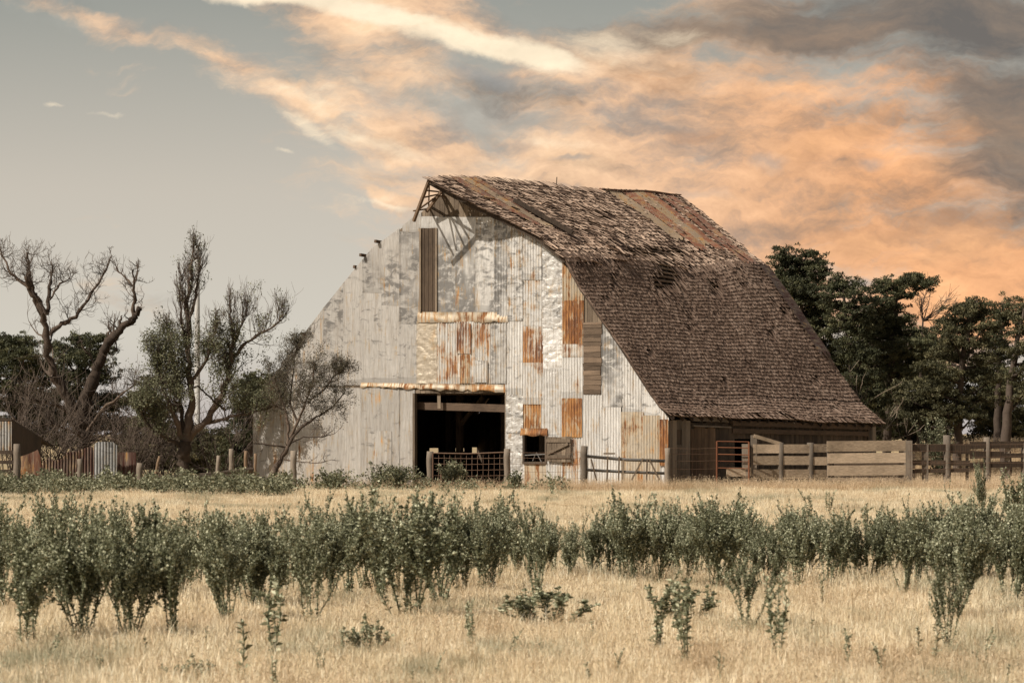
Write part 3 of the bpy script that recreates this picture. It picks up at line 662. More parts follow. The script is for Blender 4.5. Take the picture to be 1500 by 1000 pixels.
# ------------------------------------------------------------------ trees
def norm(v): return v/(np.linalg.norm(v)+1e-9)
def grow(mb, p, d, L, r, lev, tips, up=.12, wob=.28, k=3, minr=.008, spread=.8, nch=4):
    n = 5; P = [p]; dd = d
    for i in range(n):
        dd = norm(dd+rng.normal(0, wob, 3)*.6+np.array([0, 0, up])); P.append(P[-1]+dd*L/n)
    rr = np.linspace(r, max(r*.35, minr*.6), n+1); mb.tube(P, rr, 5 if r > .05 else 3, cap=False)
    if lev <= 0: tips.append((P[-1], dd)); tips.append((P[-3], dd)); return
    for c in range(nch):
        i = rng.integers(1, n+1); f = i/n; nd = norm(dd+rng.normal(0, spread, 3))
        grow(mb, P[i], nd, L*rng.uniform(.45, .75), max(r*(1-.6*f)*.55, minr), lev-1, tips, up, wob, k, minr, spread, nch)
def leaves(mb, C, rad, per, size, flat=1.0, upb=0.3, asp=.45):
    C = np.asarray(C); N = len(C)*per; c = np.repeat(C, per, 0)
    q = rng.normal(0, 1, (N, 3)); q /= np.linalg.norm(q, axis=1, keepdims=True); q *= (rng.random((N, 1))**.45)*rad; q[:, 2] *= flat
    c = c+q; d = rng.normal(0, 1, (N, 3)); d[:, 2] += upb; d /= np.linalg.norm(d, axis=1, keepdims=True)
    e = np.cross(d, rng.normal(0, 1, (N, 3))); e /= np.linalg.norm(e, axis=1, keepdims=True); s = size*rng.uniform(.6, 1.4, (N, 1))
    V = np.stack([c-d*s*.5, c+e*s*asp*.5, c+d*s*.5, c-e*s*asp*.5], 1); f = np.arange(N*4).reshape(-1, 4)
    mb.add(V.reshape(-1, 3), f, np.clip(np.repeat(rng.random(len(C)), per)*.6+rng.random(N)*.4, 0, 1))
def limb_pts(pts, Y, base, dY, sub=4, jit=.04):
    P = []; n = len(pts)
    for i, (px, py) in enumerate(pts):
        P.append(at(px, py, Y+dY*(i/(n-1))**1.0)-base)
    P = np.array(P); t = np.arange(n); tt = np.linspace(0, n-1, (n-1)*sub+1)
    Q = np.stack([np.interp(tt, t, P[:, k]) for k in range(3)], -1); Q[1:-1] += rng.normal(0, jit, Q[1:-1].shape); return Q
def dead_tree(name, label, px, Y, limbs, bark, twigm, tw, leaf=None, base_py=None, cat='tree'):
    base = gp(px, Y); root = empty(name, tuple(base), label, cat); mb = MB(); tb = MB(); tips = []
    for pts, r0, r1, dY, ntw, Lt, lev in limbs:
        Q = limb_pts(pts, Y, base, dY, jit=min(.05, r0*.2)); n = len(Q); rr = np.linspace(r0, r1, n)*rng.uniform(.62, .95, n)*tw.get('thin', 1); mb.tube(Q, rr, 9)
        for _ in range(ntw):
            i = int(rng.integers(max(1, int(n*tw.get('start', .25))), n)); d = norm(Q[min(i+1, n-1)]-Q[i-1])
            nd = norm(d*tw.get('along', .6)+rng.normal(0, .75, 3)+np.array([0, 0, .15]))
            grow(tb, Q[i], nd, Lt*rng.uniform(.6, 1.3)*(1.15-.75*i/n), max(rr[i]*.3, tw.get('r', .02)), lev, tips, up=tw.get('up', .12), wob=tw.get('wob', .3), minr=tw.get('minr', .009), spread=tw.get('spread', .7), nch=tw.get('nch', 3))
    mb.build('trunk', bark, root, True); tb.build('twigs' if leaf is None else 'branches', twigm, root)
    if leaf:
        T_ = np.array([t[0] for t in tips]); z = T_[:, 2]; m = (rng.random(len(T_)) < leaf['p'](T_))
        if m.sum():
            lb = MB(); leaves(lb, T_[m], leaf['rad'], leaf['per'], leaf['size']); lb.build('crown', leaf['mat'], root)
    return root
# big forked dead tree
Y1 = 150
dead_tree('dead_tree', 'big forked dead tree with bare crown and broken snag limb left of barn', 130, Y1, [
    ([(128,700),(127,665),(125,635),(118,610)], .46, .34, 0, 4, 1.0, 2),
    ([(118,612),(100,585),(80,555),(70,520),(66,480),(60,450),(45,425),(38,405)], .32, .13, -1.5, 16, 1.3, 2),
    ([(66,470),(52,440),(46,415),(42,390),(40,370)], .16, .04, -1, 14, 1.1, 2),
    ([(45,425),(30,410),(15,400),(5,378),(0,365)], .12, .04, .5, 14, 1.1, 2),
    ([(68,460),(72,425),(76,400),(76,380)], .14, .03, 1, 10, 1.0, 2),
    ([(72,440),(88,415),(105,408)], .07, .02, 1, 8, .8, 2),
    ([(72,490),(90,475),(110,465),(125,445),(140,420),(155,395),(163,375)], .15, .035, 1, 18, 1.1, 2),
    ([(120,615),(128,580),(140,545),(150,520),(160,500),(172,487),(185,474),(198,466),(204,452)], .38, .17, -1.2, 9, 1.0, 2),
    ([(196,468),(198,440),(196,420),(195,395)], .13, .05, -.5, 10, .9, 2),
    ([(196,420),(185,408),(172,395),(168,385)], .07, .02, .3, 8, .7, 1),
    ([(196,420),(200,405),(202,390)], .06, .02, .3, 8, .7, 1),
    ([(174,487),(177,470),(179,462)], .13, .03, 0, 1, .4, 0),
    ([(160,502),(158,488),(163,478)], .10, .03, 0, 1, .4, 0),
    ([(120,640),(95,600),(70,590),(45,585),(20,592)], .13, .03, -2, 20, 1.3, 2),
    ([(122,640),(100,630),(75,620),(50,625)], .10, .03, -2, 18, 1.2, 2),
    ([(124,640),(150,600),(180,575),(200,560)], .12, .03, -1, 18, 1.2, 2),
    ([(126,650),(155,640),(185,650),(205,680)], .09, .03, -2, 14, 1.1, 2)],
    M['bark'], M['twig'], {'r': .018, 'minr': .007, 'wob': .30, 'spread': .7, 'thin': .78, 'nch': 4})
# spire tree with grey green leaves
Y2 = 146
def leafp(T_):  # dense low, bare above
    return np.clip((6.3-T_[:, 2])/3.0, .02, .72)
dead_tree('poplar_tree', 'tall grey green tree with bare spire top and thick trunk beside the barn', 270, Y2, [
    ([(268,712),(268,690),(269,665),(272,645)], .37, .30, 0, 2, .7, 1),
    ([(272,648),(278,610),(280,560),(276,500),(274,450),(277,420),(281,385),(284,355)], .24, .03, 0, 75, 1.0, 2),
    ([(276,470),(286,440),(290,410),(293,390),(292,375)], .10, .02, .4, 30, .8, 2),
    ([(275,520),(266,470),(264,435),(266,405)], .09, .02, -.4, 26, .8, 2),
    ([(271,650),(258,620),(246,590),(238,560),(230,530),(226,510)], .17, .03, -.6, 52, 1.1, 2),
    ([(272,650),(266,600),(256,540),(250,500),(246,480)], .13, .03, .6, 44, 1.0, 2),
    ([(272,648),(298,620),(322,585),(334,555),(340,520),(342,490),(338,465),(336,445)], .22, .03, -.4, 56, 1.0, 2),
    ([(340,510),(352,480),(358,465),(362,452)], .09, .02, .3, 24, .9, 2),
    ([(338,530),(356,505),(380,490),(402,478),(414,462),(417,452)], .11, .02, -.6, 32, 1.0, 2),
    ([(300,620),(330,612),(360,606),(392,598),(410,592)], .10, .03, -.8, 26, .9, 2),
    ([(280,560),(300,530),(312,500),(318,470)], .10, .02, -.8, 40, .9, 2),
    ([(270,655),(240,640),(215,620),(205,600)], .10, .02, -.8, 36, 1.0, 2),
    ([(330,600),(315,590),(290,565),(270,572)], .06, .03, -1.6, 4, .6, 1)],
    M['bark'], M['twig'], {'r': .016, 'minr': .006, 'wob': .2, 'spread': .42, 'up': .22, 'along': 1.1, 'thin': .85},
    leaf=dict(p=leafp, rad=.26, per=15, size=.08, mat=M['grey_leaf']))
# small leaning tree in front of the barn
dead_tree('small_tree', 'small leaning tree with fine dull leaves in front of the tin wall', 396, 136, [
    ([(394,712),(402,690),(412,672),(421,655)], .13, .10, 0, 1, .4, 0),
    ([(421,655),(432,635),(446,622),(460,612),(475,605),(492,590),(505,575)], .075, .02, -.3, 26, .8, 2),
    ([(421,655),(423,630),(420,610),(414,590),(405,565),(400,540)], .07, .02, .3, 30, .8, 2),
    ([(425,640),(440,610),(450,585),(458,560),(462,530)], .06, .02, -.6, 34, .8, 2),
    ([(422,650),(445,640),(470,640),(490,635)], .04, .012, -.6, 10, .6, 1),
    ([(421,655),(400,652),(380,650),(372,648)], .04, .012, -.6, 8, .6, 1),
    ([(436,620),(425,590),(428,560),(432,525),(436,505)], .05, .015, .6, 34, .8, 2),
    ([(450,590),(475,570),(490,550),(500,545)], .045, .015, .3, 28, .7, 2),
    ([(412,672),(440,676),(465,678),(486,673)], .03, .01, -.9, 5, .5, 1)],
    M['bark'], M['twig'], {'r': .012, 'minr': .006, 'wob': .3, 'spread': .7, 'start': .4, 'up': .12},
    leaf=dict(p=lambda T_: np.clip((T_[:, 2]-1.9)/.9, 0, .95), rad=.14, per=7, size=.05, mat=M['brown_leaf']))
# evergreens built from foliage pads
def conifer(name, label, Y, trunk, lobes, mat, dens=1.0, group=None, size=.15, trunk_r=.20, bark='bark_dark'):
    bx = trunk[0][0]; base = gp(bx, Y); root = empty(name, tuple(base), label, 'tree', group)
    mb = MB(); tr = np.array([at(p[0], p[1], Y)-base for p in trunk]); tr[0, 2] = -.1
    t = np.arange(len(tr)); tt = np.linspace(0, len(tr)-1, (len(tr)-1)*4+1); TQ = np.stack([np.interp(tt, t, tr[:, k]) for k in range(3)], -1); TQ[1:-1] += rng.normal(0, .025, TQ[1:-1].shape)
    mb.tube(TQ, np.linspace(trunk_r, .04, len(TQ)), 7); lf = MB(); C = []
    for (cx, cy, rx, ry) in lobes:
        c = at(cx, cy, Y)-base; RX = rx*1.22*Y/F; RY = ry*1.28*Y/F; dy = rng.normal(0, RX*.7); c = c+[0, dy, 0]
        i = int(np.argmin(np.abs(TQ[:, 2]-(c[2]-.5*RX-.25)))); mid = (TQ[i]+c)/2+np.array([0, 0, -.12]); mb.tube([TQ[i], mid, c-[0, 0, RY*.3], c+norm(c-mid)*RX*.5], [.075, .05, .028, .012], 5, cap=False)
        nsub = max(5, int(13*dens*(RX*RY)/(.5*.35)))
        q = rng.normal(0, 1, (nsub, 3)); q /= np.linalg.norm(q, axis=1, keepdims=True); q *= rng.random((nsub, 1))**.4
        C.append(c+q*np.array([RX, RX*.9, RY]))
        for s_ in C[-1][::3]: mb.tube([c-[0, 0, RY*.3], (c+s_)/2, s_], [.022, .014, .007], 3, cap=False)
    C = np.concatenate(C)
    # every pad is a few flat sprays
    q = np.repeat(C, 4, 0)+rng.normal(0, 1, (len(C)*4, 3))*np.array([.24, .24, .08])
    leaves(lf, q, .18, 34, size*.75, flat=.5, upb=.8, asp=.34)
    mb.build('trunk', M[bark], root, True); lf.build('crown', mat, root); return root
G = 'evergreen trees behind the fence and barn'
conifer('cedar_tree', 'dark cedar with two pointed tufts rising behind the barn roof end', 168, [(1200,690),(1195,560),(1175,460),(1165,375)],
        [(1146,372,8,9),(1152,384,12,8),(1180,374,7,8),(1176,386,11,8),(1198,378,7,8),(1195,392,12,9),(1145,400,12,8),(1165,402,17,9),(1190,407,15,8),(1160,420,20,10),(1185,425,18,9),(1175,440,24,10),(1198,450,20,12),(1185,468,22,12),(1208,480,20,12),(1205,505,24,14),(1220,530,22,16),(1235,560,24,16),(1250,590,22,16)], M['cedar'], 1.5)
conifer('cedar_tree', 'rounded dark evergreen just right of the roof edge', 164, [(1262,700),(1255,600),(1242,500),(1235,412)],
        [(1226,412,13,7),(1240,418,16,8),(1218,428,12,8),(1250,434,16,9),(1228,446,13,9),(1256,455,15,10),(1235,468,18,9),(1262,480,18,10),(1240,500,14,9),(1262,520,20,12),(1258,552,20,12),(1265,585,26,15),(1280,610,26,15)], M['cedar'], 1.2)
conifer('pine_tree', 'tall flat topped pine in the middle of the right hand evergreens', 166, [(1298,700),(1300,620),(1306,520),(1312,450),(1322,410)],
        [(1345,405,18,5),(1328,411,20,6),(1352,418,16,5),(1305,416,15,6),(1290,424,14,7),(1312,430,16,7),(1286,442,18,8),(1305,452,18,7),(1280,462,16,8),(1300,472,22,9),(1325,470,14,7),(1318,490,24,9),(1288,492,18,10),(1340,500,22,9),(1312,512,26,9),(1290,524,18,9),(1345,522,20,8),(1322,540,22,9),(1295,552,22,9),(1300,578,22,10),(1325,590,20,9),(1310,612,24,10)], M['cedar'], 1.35)
conifer('pine_tree', 'wide brownish green pine with low spreading branches left of the thin trunked one', 160, [(1402,700),(1404,630),(1408,540),(1420,470),(1432,440)],
        [(1431,440,10,6),(1418,448,14,6),(1440,452,12,6),(1405,458,14,6),(1425,465,18,7),(1395,472,16,6),(1382,484,14,6),(1412,482,20,7),(1440,480,16,7),(1396,500,20,7),(1428,504,20,8),(1380,515,18,6),(1408,522,24,8),(1444,526,18,7),(1360,535,16,6),(1388,546,24,8),(1422,550,24,8),(1450,556,16,7),(1340,565,22,8),(1370,572,24,8),(1335,585,24,8),(1405,576,22,8),(1432,586,20,7),(1352,600,26,9),(1385,604,24,9),(1330,612,20,9),(1420,612,20,8)], M['cedar_brown'], 1.3)
conifer('pine_tree', 'slim evergreen with one pointed top between its wide neighbours near the right edge', 170, [(1462,700),(1462,600),(1464,520),(1470,445)],
        [(1469,446,8,7),(1462,460,12,7),(1475,468,11,7),(1466,484,15,8),(1455,500,14,7),(1474,508,13,8),(1462,524,16,8),(1470,545,14,8),(1455,562,15,8)], M['cedar'], 1.2)
conifer('pine_tree', 'evergreen cut by the right edge of the picture with visible leaning trunk', 158, [(1472,700),(1474,640),(1480,570),(1490,500),(1500,450)],
        [(1500,448,10,7),(1492,462,11,7),(1508,475,14,8),(1494,486,13,7),(1508,505,15,8),(1490,515,12,7),(1500,535,15,8),(1485,548,14,6),(1510,560,15,8),(1496,580,12,6),(1525,520,15,14),(1530,560,15,14)], M['cedar_brown'], 1.2, trunk_r=.26)
conifer('cedar_tree', 'low dark evergreen filling the gap under the tall pines', 176, [(1330,700),(1332,640),(1340,600)],
        [(1300,590,24,12),(1330,600,28,12),(1360,610,28,12),(1290,615,24,14),(1320,628,26,12),(1352,632,26,10),(1275,632,18,12),(1385,628,22,10)], M['cedar'], 1.4)
conifer('cedar_tree', 'dark cedar at the far left behind the dead tree', 172, [(30,700),(30,600),(28,500)],
        [(12,496,18,6),(35,503,20,7),(5,510,20,8),(40,520,24,9),(15,528,22,9),(55,535,20,8),(30,545,26,9),(0,550,20,10),(60,556,20,9),(25,568,28,10),(55,580,26,10),(5,590,24,12),(40,604,30,12),(70,610,24,12),(10,628,28,14),(50,632,28,14)], M['cedar'], 1.2)
conifer('cedar_tree', 'dark flat topped cedar between the limbs of the dead tree', 175, [(118,700),(118,600),(115,500)],
        [(105,495,16,5),(130,500,16,6),(148,495,12,5),(90,508,18,7),(120,514,22,8),(148,512,14,7),(100,526,24,8),(135,532,22,8),(85,545,20,8),(115,552,26,10),(148,552,18,9),(95,575,28,10),(130,584,26,10),(165,590,22,10),(100,608,30,12),(140,618,28,12),(175,625,22,12),(90,640,26,12)], M['cedar'], 1.2)
conifer('cedar_tree', 'dark cedar squeezed against the left end of the barn', 158, [(366,705),(366,640),(370,560)],
        [(378,555,14,7),(366,566,16,8),(392,562,12,7),(380,580,18,9),(358,592,16,8),(370,604,18,10),(355,620,18,10),(368,636,18,11),(352,652,20,12),(366,672,18,14),(340,682,22,14)], M['cedar'], 1.5)
conifer('cedar_tree', 'dim low evergreen behind the trunk of the grey green tree', 172, [(235,700),(235,650),(235,600)],
        [(225,560,18,9),(210,585,22,10),(240,600,22,10),(215,620,22,12),(250,630,22,12),(225,650,26,14),(255,668,26,14),(300,672,28,14),(205,675,26,14),(320,650,16,10),(285,640,24,12),(300,655,28,14),(335,640,22,12),(330,668,26,14),(270,685,30,14),(230,690,30,14),(345,690,26,12),(305,690,30,12),(190,650,24,14),(170,670,28,14),(150,690,30,14),(195,695,30,12)], M['cedar_brown'], 1.2)
conifer('pine_tree', 'dark bushy evergreen filling the wall of foliage between the roof edge and the tall pine', 172, [(1278,700),(1278,600),(1275,480)],
        [(1262,470,20,12),(1285,485,22,12),(1268,505,24,14),(1295,515,24,14),(1262,535,26,16),(1290,550,28,16),(1265,575,26,16),(1300,585,28,16),(1272,605,26,14),(1310,520,20,14),(1325,555,22,14)], M['cedar_brown'], 1.3)
conifer('pine_tree', 'dark evergreen closing the gap between the tall pine and the wide brownish one', 174, [(1362,700),(1360,600),(1362,500)],
        [(1358,492,18,9),(1372,506,22,10),(1350,515,22,10),(1368,528,26,12),(1345,540,24,12),(1375,552,26,12),(1350,566,26,12),(1378,580,28,12),(1348,592,28,12),(1372,608,28,12),(1400,600,24,12),(1340,618,24,12)], M['cedar'], 1.3)
conifer('cedar_tree', 'low dark evergreen under the two slim trees at the right edge', 176, [(1460,700),(1460,640),(1460,560)],
        [(1440,540,20,10),(1462,555,24,12),(1485,570,22,12),(1445,578,24,12),(1470,592,26,12),(1495,598,22,12),(1440,605,24,12),(1510,575,20,14),(1465,618,24,10),(1515,610,20,12),(1440,625,24,12),(1480,630,24,12),(1430,645,26,10),(1462,645,26,10),(1500,640,24,12),(1525,630,20,14)], M['cedar_brown'], 1.2)
# grey dead bush and bare fan of branches right of the roof
def twig_bush(name, label, px, Y, py_top, spread, n, L, mat, lev=2, cat='bush', py0=None, group=None):
    base = gp(px, Y); H = zof(py_top, Y)-base[2]; root = MB(); tips = []; z0 = 0 if py0 is None else zof(py0, Y)-base[2]
    for _ in range(n):
        d = norm(np.array([rng.normal(0, spread), rng.normal(0, spread*.6), 1.0])); grow(root, np.array([rng.normal(0, .12), rng.normal(0, .12), z0-.05]), d, (H-z0)*rng.uniform(.5, .8), .035, lev, tips, up=.1, wob=.3, minr=.010, spread=.6, nch=4)
    o = root.build(name, mat); o.location = base; tag(o, label, cat, group); return o, tips, base
twig_bush('dead_bush', 'pale grey dead bush standing against the dark evergreens by the roof edge', 1248, 157, 560, .26, 8, 2, M['bark_pale'], 2, 'bush')
base = gp(1360, 171); tb = MB(); tips = []
Q = np.array([at(p[0], p[1], 171)-base for p in [(1346,700),(1348,560),(1350,500),(1352,470)]]); Q[0, 2] = -.1; tb.tube(Q, [.10, .07, .05, .035], 6)
for ang in np.linspace(-.3, 1.5, 10): grow(tb, Q[3], norm(np.array([math.sin(ang), rng.normal(0, .2), math.cos(ang)])), 1.1, .035, 2, tips, up=.02, wob=.22, minr=.010, spread=.45)
o = tb.build('dead_tree', M['twig']); o.location = base; tag(o, 'bare dead treetop fanning out between two evergreens on the right', 'tree')
# bare thickets on the left
for px, Yb, pt, n, lb in [(155,152,575,14,'bare dark brush behind the pale grey propped sheet'),(240,152,575,12,'thin dark brush behind the foot of the spire tree'),(330,152,590,12,'low tangled brush between the spire tree and the barn cedar'),(100,152,560,12,'bare brush just left of the dead tree trunk'),(15,146,560,16,'tangled bare brush beside the tin shed at the far left'),(70,147,585,14,'bare brown brush behind the torn rusty sheet'),(185,148,600,12,'bare brush right of the dead tree trunk'),(222,150,590,12,'thin grey brush between the dead tree and the spire tree'),(420,150,520,0,'x')]:
    if n: twig_bush('bare_bush', lb, px, Yb, pt, .7, n, 2, M['twig'], 2)

# ------------------------------------------------------------------ thistles
def thistle(n_stems, H, spread, dens, br=3, seed=0, leaf=.056):
    global rng
    rs = rng; rng = np.random.default_rng(seed+100)
    st = MB(); lf = MB(); hd = MB(); C = []; Dr = []; S = []
    def stem(p, d, L, r, lev):
        n = 7; P = [p]; dd = d
        for i in range(n): dd = norm(dd+rng.normal(0, .07, 3)+np.array([0, 0, .05])); P.append(P[-1]+dd*L/n)
        P = np.array(P); st.tube(P, np.linspace(r, r*.45, n+1), 4, cap=False)
        m = int(L*dens); f = rng.random(m)*(n); i = np.minimum(f.astype(int), n-1); q = P[i]+(P[i+1]-P[i])*(f-i)[:, None]
        d2 = rng.normal(0, 1, (m, 3)); d2[:, 2] = np.abs(d2[:, 2])*.5+.45; d2 /= np.linalg.norm(d2, axis=1, keepdims=True)
        C.append(q); Dr.append(d2); S.append(leaf*rng.uniform(.5, 1.25, m)*(1.1-.3*f/n)*(1 if lev == 2 else .9))
        a = rng.uniform(.012, .02); c = P[-1]; lf.add(c+np.array([[a,0,0],[0,a,0],[-a,0,0],[0,-a,0],[0,0,a*1.3],[0,0,-a]]), np.array([[0,1,4],[1,2,4],[2,3,4],[3,0,4],[1,0,5],[2,1,5],[3,2,5],[0,3,5]]))
        if lev > 0:
            for _ in range(br if lev == 2 else max(1, br-1)):
                k = int(rng.integers(4 if lev == 2 else 2, n+1)); nd = norm(dd+rng.normal(0, .42, 3)+np.array([0, 0, .2])); stem(P[k], nd, L*rng.uniform(.3, .6), r*.6, lev-1)
    for s in range(n_stems):
        th = rng.random()*2*math.pi; sp_ = spread*math.sqrt(rng.random()); d = norm(np.array([math.cos(th)*sp_, math.sin(th)*sp_, 1]))
        stem(np.array([rng.normal(0, .02+.03*spread), rng.normal(0, .02+.03*spread), -.03]), d, H*.74*rng.uniform(.75, 1.1), .010, 2)
    C = np.concatenate(C); Dr = np.concatenate(Dr); S = np.concatenate(S)[:, None]; N = len(C)
    e = np.cross(Dr, rng.normal(0, 1, (N, 3))); e /= np.linalg.norm(e, axis=1, keepdims=True); dn = np.array([0, 0, -.22])*S
    V = np.stack([C, C+Dr*S*.45+e*S*.22, C+Dr*S+dn, C+Dr*S*.45-e*S*.22], 1)
    lf.add(V.reshape(-1, 3), np.arange(N*4).reshape(-1, 4), rng.random(N)); rng = rs
    return st, lf, hd
def proto(idx, *a, **k):
    st, lf, hd = thistle(*a, **k)
    root = bpy.data.objects.new('thistle', None); COL.objects.link(root); root.empty_display_size = .2
    st.build('stem', M['thistle_stem'], root); lf.build('foliage', M['thistle'], root); return root
PRO = {
 'wide':  [proto(0, 11, 1.12, .60, 100, 7, seed=1), proto(0, 12, 1.12, .66, 95, 7, seed=2), proto(0, 10, 1.10, .52, 100, 7, seed=3), proto(0, 9, 1.10, .62, 105, 6, seed=23)],
 'fan':   [proto(1, 6, 1.10, .46, 110, 5, seed=4), proto(1, 5, 1.10, .40, 115, 6, seed=5), proto(1, 7, 1.10, .52, 105, 5, seed=6), proto(1, 5, 1.12, .56, 110, 5, seed=24)],
 'thin':  [proto(2, 2, .85, .30, 110, 2, seed=7, leaf=.085), proto(2, 3, .85, .36, 110, 1, seed=8, leaf=.085), proto(2, 3, .9, .25, 100, 2, seed=9, leaf=.08)],
 'stalk': [proto(3, 1, .9, .12, 120, 0, seed=10, leaf=.085), proto(3, 2, .8, .2, 110, 0, seed=11, leaf=.08)],
 'low':   [proto(4, 9, .5, 1.0, 130, 3, seed=12, leaf=.07)],
}
used = {}
def place(kind, px, py, hpx, label, group='thistles across the pasture', wx=1.0, var=None, stretch=1.0):
    Yb = (CH-.075)*F/(py-HOR); x = Yb*(px-750)/F; z = float(gz(x, Yb)); hpx = hpx+.075*F/Yb
    lst = PRO[kind]; v = random.randrange(len(lst)) if var is None else var; src = lst[v]
    if id(src) not in used: used[id(src)] = 1; r = src
    else:
        r = src.copy(); COL.objects.link(r)
        for ch in list(src.children): c = ch.copy(); COL.objects.link(c); c.parent = r
    nat = {'wide': 1.18, 'fan': 1.15, 'thin': .80, 'stalk': .62, 'low': .42}[kind]
    s = hpx*Yb/F/nat; r.location = (x, Yb, z-.02); r.scale = (s*wx, s*wx, s*stretch); r.rotation_euler = (0, 0, random.uniform(0, 6.28))
    tag(r, label, 'thistle', group); return r
spec = [
 ('fan',40,940,172,'fan shaped thistle nearest the left edge of the pasture',1),('wide',120,935,175,'broad thistle clump second from the left edge',.8),('wide',190,938,172,'broad dense thistle left of the narrow stemmed one',.75),
 ('fan',255,938,172,'narrow stemmed thistle left of the gap in the front row',.8),('wide',335,915,150,'bushy thistle with a dark foot right of the gap',.75),('stalk',350,985,110,'single leafy stalk in front of the bushy dark footed thistle',1),
 ('thin',398,960,115,'crooked forked thistle stalk in the straw grass',1),('stalk',404,1000,60,'short stalk cut by the bottom edge left of middle',1),('fan',455,918,150,'v shaped thistle with thick dark foot left of the biggest clump',.8),
 ('wide',600,908,172,'biggest round thistle clump left of the middle',1.05),('wide',645,890,150,'dense thistle joined to the right side of the biggest clump',.9),('fan',560,880,135,'thistle joined to the left side of the biggest clump',1),
 ('thin',690,945,62,'small spiky thistle sprig right of the biggest clump',.8),('fan',722,868,110,'small thistle with bare dark foot right of the biggest clump',.8),('fan',790,890,145,'upright pale stemmed thistle left of the sparse plants',.55),
 ('thin',965,945,105,'sparse many armed thistle in the right foreground',1.1),('thin',1002,965,112,'sparse thistle with one straight foot in the right foreground',.9),('fan',1095,918,112,'small fan shaped thistle among the sparse ones',.9),
 ('thin',1140,955,118,'y shaped sparse thistle right of the small fan',.75),('thin',1243,962,48,'tiny sprig with two leafy tips',.8),('stalk',1345,948,50,'short left hand stalk of a pair on the right',1),('stalk',1366,952,62,'taller right hand stalk of a pair on the right',1),
 ('wide',1395,905,150,'broad dark thistle near the right edge',.85),('fan',1390,940,110,'thistle foot growing in front of the broad dark one',.7),('wide',1480,885,140,'wide thistle cut by the right edge',.85),
 ('fan',1440,772,92,'tall leafy thistle column standing above the band on the right',.45),('fan',1488,800,100,'tall loose thistle at the right edge above the band',1),('thin',1205,882,34,'small sprig under the band of thistles',.8),
 ('stalk',862,985,30,'tiny dark sprig at the bottom middle',1),('low',540,950,32,'flat sprawling weed with dark leaves in the straw grass',1),('low',800,915,42,'low grey green mat of weed leaves right of middle',1.6),('low',1010,905,36,'low brownish weed mat behind the sparse thistles',1.4),
 ('stalk',600,985,22,'tiny sprig below the biggest clump',1),('low',282,985,22,'flat dark leafed weed near the bottom left',1.3),('fan',1325,870,105,'thistle between the band and the broad dark one',.9)]
for s_ in spec: place(s_[0], s_[1], s_[2], s_[3], s_[4], 'single thistles in the front of the pasture', wx=s_[5])
random.seed(21)
band = []
x = -20
while x < 1530:
    if x < 520: py = random.uniform(852, 900); h = random.uniform(90, 130)
    elif x < 720: py = random.uniform(858, 870); h = random.uniform(105, 120)
    else: py = random.uniform(838, 862); h = random.uniform(70, 116)
    if 1000 < x < 1350: h += 8
    band.append((random.choice(['wide', 'wide', 'fan']), x, py, h)); x += random.uniform(20, 38) if x < 700 else random.uniform(15, 30)
for k, x, py, h in band: place(k, x, py, h, 'bushy grey green thistle in the dense band crossing the pasture', 'thistles in the dense band', wx=random.uniform(.75, 1.0))
for i in range(30):
    x = random.uniform(720, 1520) if i % 2 else random.uniform(0, 1500); py = random.uniform(812, 838)
    place(random.choice(['fan', 'wide']), x, py, random.uniform(55, 80), 'small thistle at the back of the dense band', 'thistles at the back of the band', wx=random.uniform(.7, 1))
for x, py, h in [(70,965,38),(150,985,30),(215,960,46),(300,945,40),(470,975,34),(505,950,30),(640,975,26),(750,960,34),(905,975,28),(1055,985,34),(1290,975,40),(1440,960,44),(1475,985,30),(870,930,30),(1185,925,30)]:
    place(random.choice(['stalk', 'thin']), x, py, h, 'little thistle sprig standing alone in the front straw grass', 'sprigs in the front grass', wx=random.uniform(.7, 1))
for x, py in [(1185,765),(1213,752),(1290,790),(1268,775),(1455,745),(1420,755),(1485,740),(700,775),(808,728)]:
    place('thin', x, py, random.uniform(26, 42), 'little thistle sprig in the pale grass between the band and the fence', 'sprigs in the pale grass')
for lst in PRO.values():
    for s_ in lst:
        if id(s_) not in used:
            for c in list(s_.children): bpy.data.objects.remove(c)
            bpy.data.objects.remove(s_)

# broad leaved weeds growing at the foot of the barn and fence
def weed_strip(name, label, px0, px1, Y0, Y1, h, n, per=150, fn=None):
    mb = MB(); C = []
    for _ in range(n):
        px = random.uniform(px0, px1); Yy = random.uniform(Y0, Y1); b = gp(px, Yy); hh = h*(.62+.75*abs(mn.noise(Vector((px*.035, Yy*.12, 2)))+.25))*random.uniform(.4, 1.15); top = b+[random.gauss(0, .1), random.gauss(0, .1), hh]
        mb.tube([b, (b+top)/2+[random.gauss(0, .03), 0, 0], top], [.012, .009, .005], 3, cap=False)
        m = int(per*hh); f = rng.random((m, 1))**.7; q = b+(top-b)*f+rng.normal(0, .11, (m, 3))*(1.2-f*.6); C.append(q)
    C = np.concatenate(C); N = len(C); d = rng.normal(0, 1, (N, 3)); d[:, 2] = np.abs(d[:, 2])*.5+.2; d /= np.linalg.norm(d, axis=1, keepdims=True)
    e = np.cross(d, rng.normal(0, 1, (N, 3))); e /= np.linalg.norm(e, axis=1, keepdims=True); s = rng.uniform(.045, .13, (N, 1))
    mb.add(np.stack([C, C+d*s*.5+e*s*.3, C+d*s, C+d*s*.5-e*s*.3], 1).reshape(-1, 3), np.arange(4*N).reshape(-1, 4), rng.random(N))
    return tag(mb.build(name, M['weed']), label, kind='stuff') 
weed_strip('weeds', 'low green leafy weeds along the left fence and trees', -20, 425, 126, 137, .62, 520, 130)
weed_strip('weeds', 'sparser green weeds at the foot of the barn wall', 400, 850, 131, 138, .35, 160, 110)
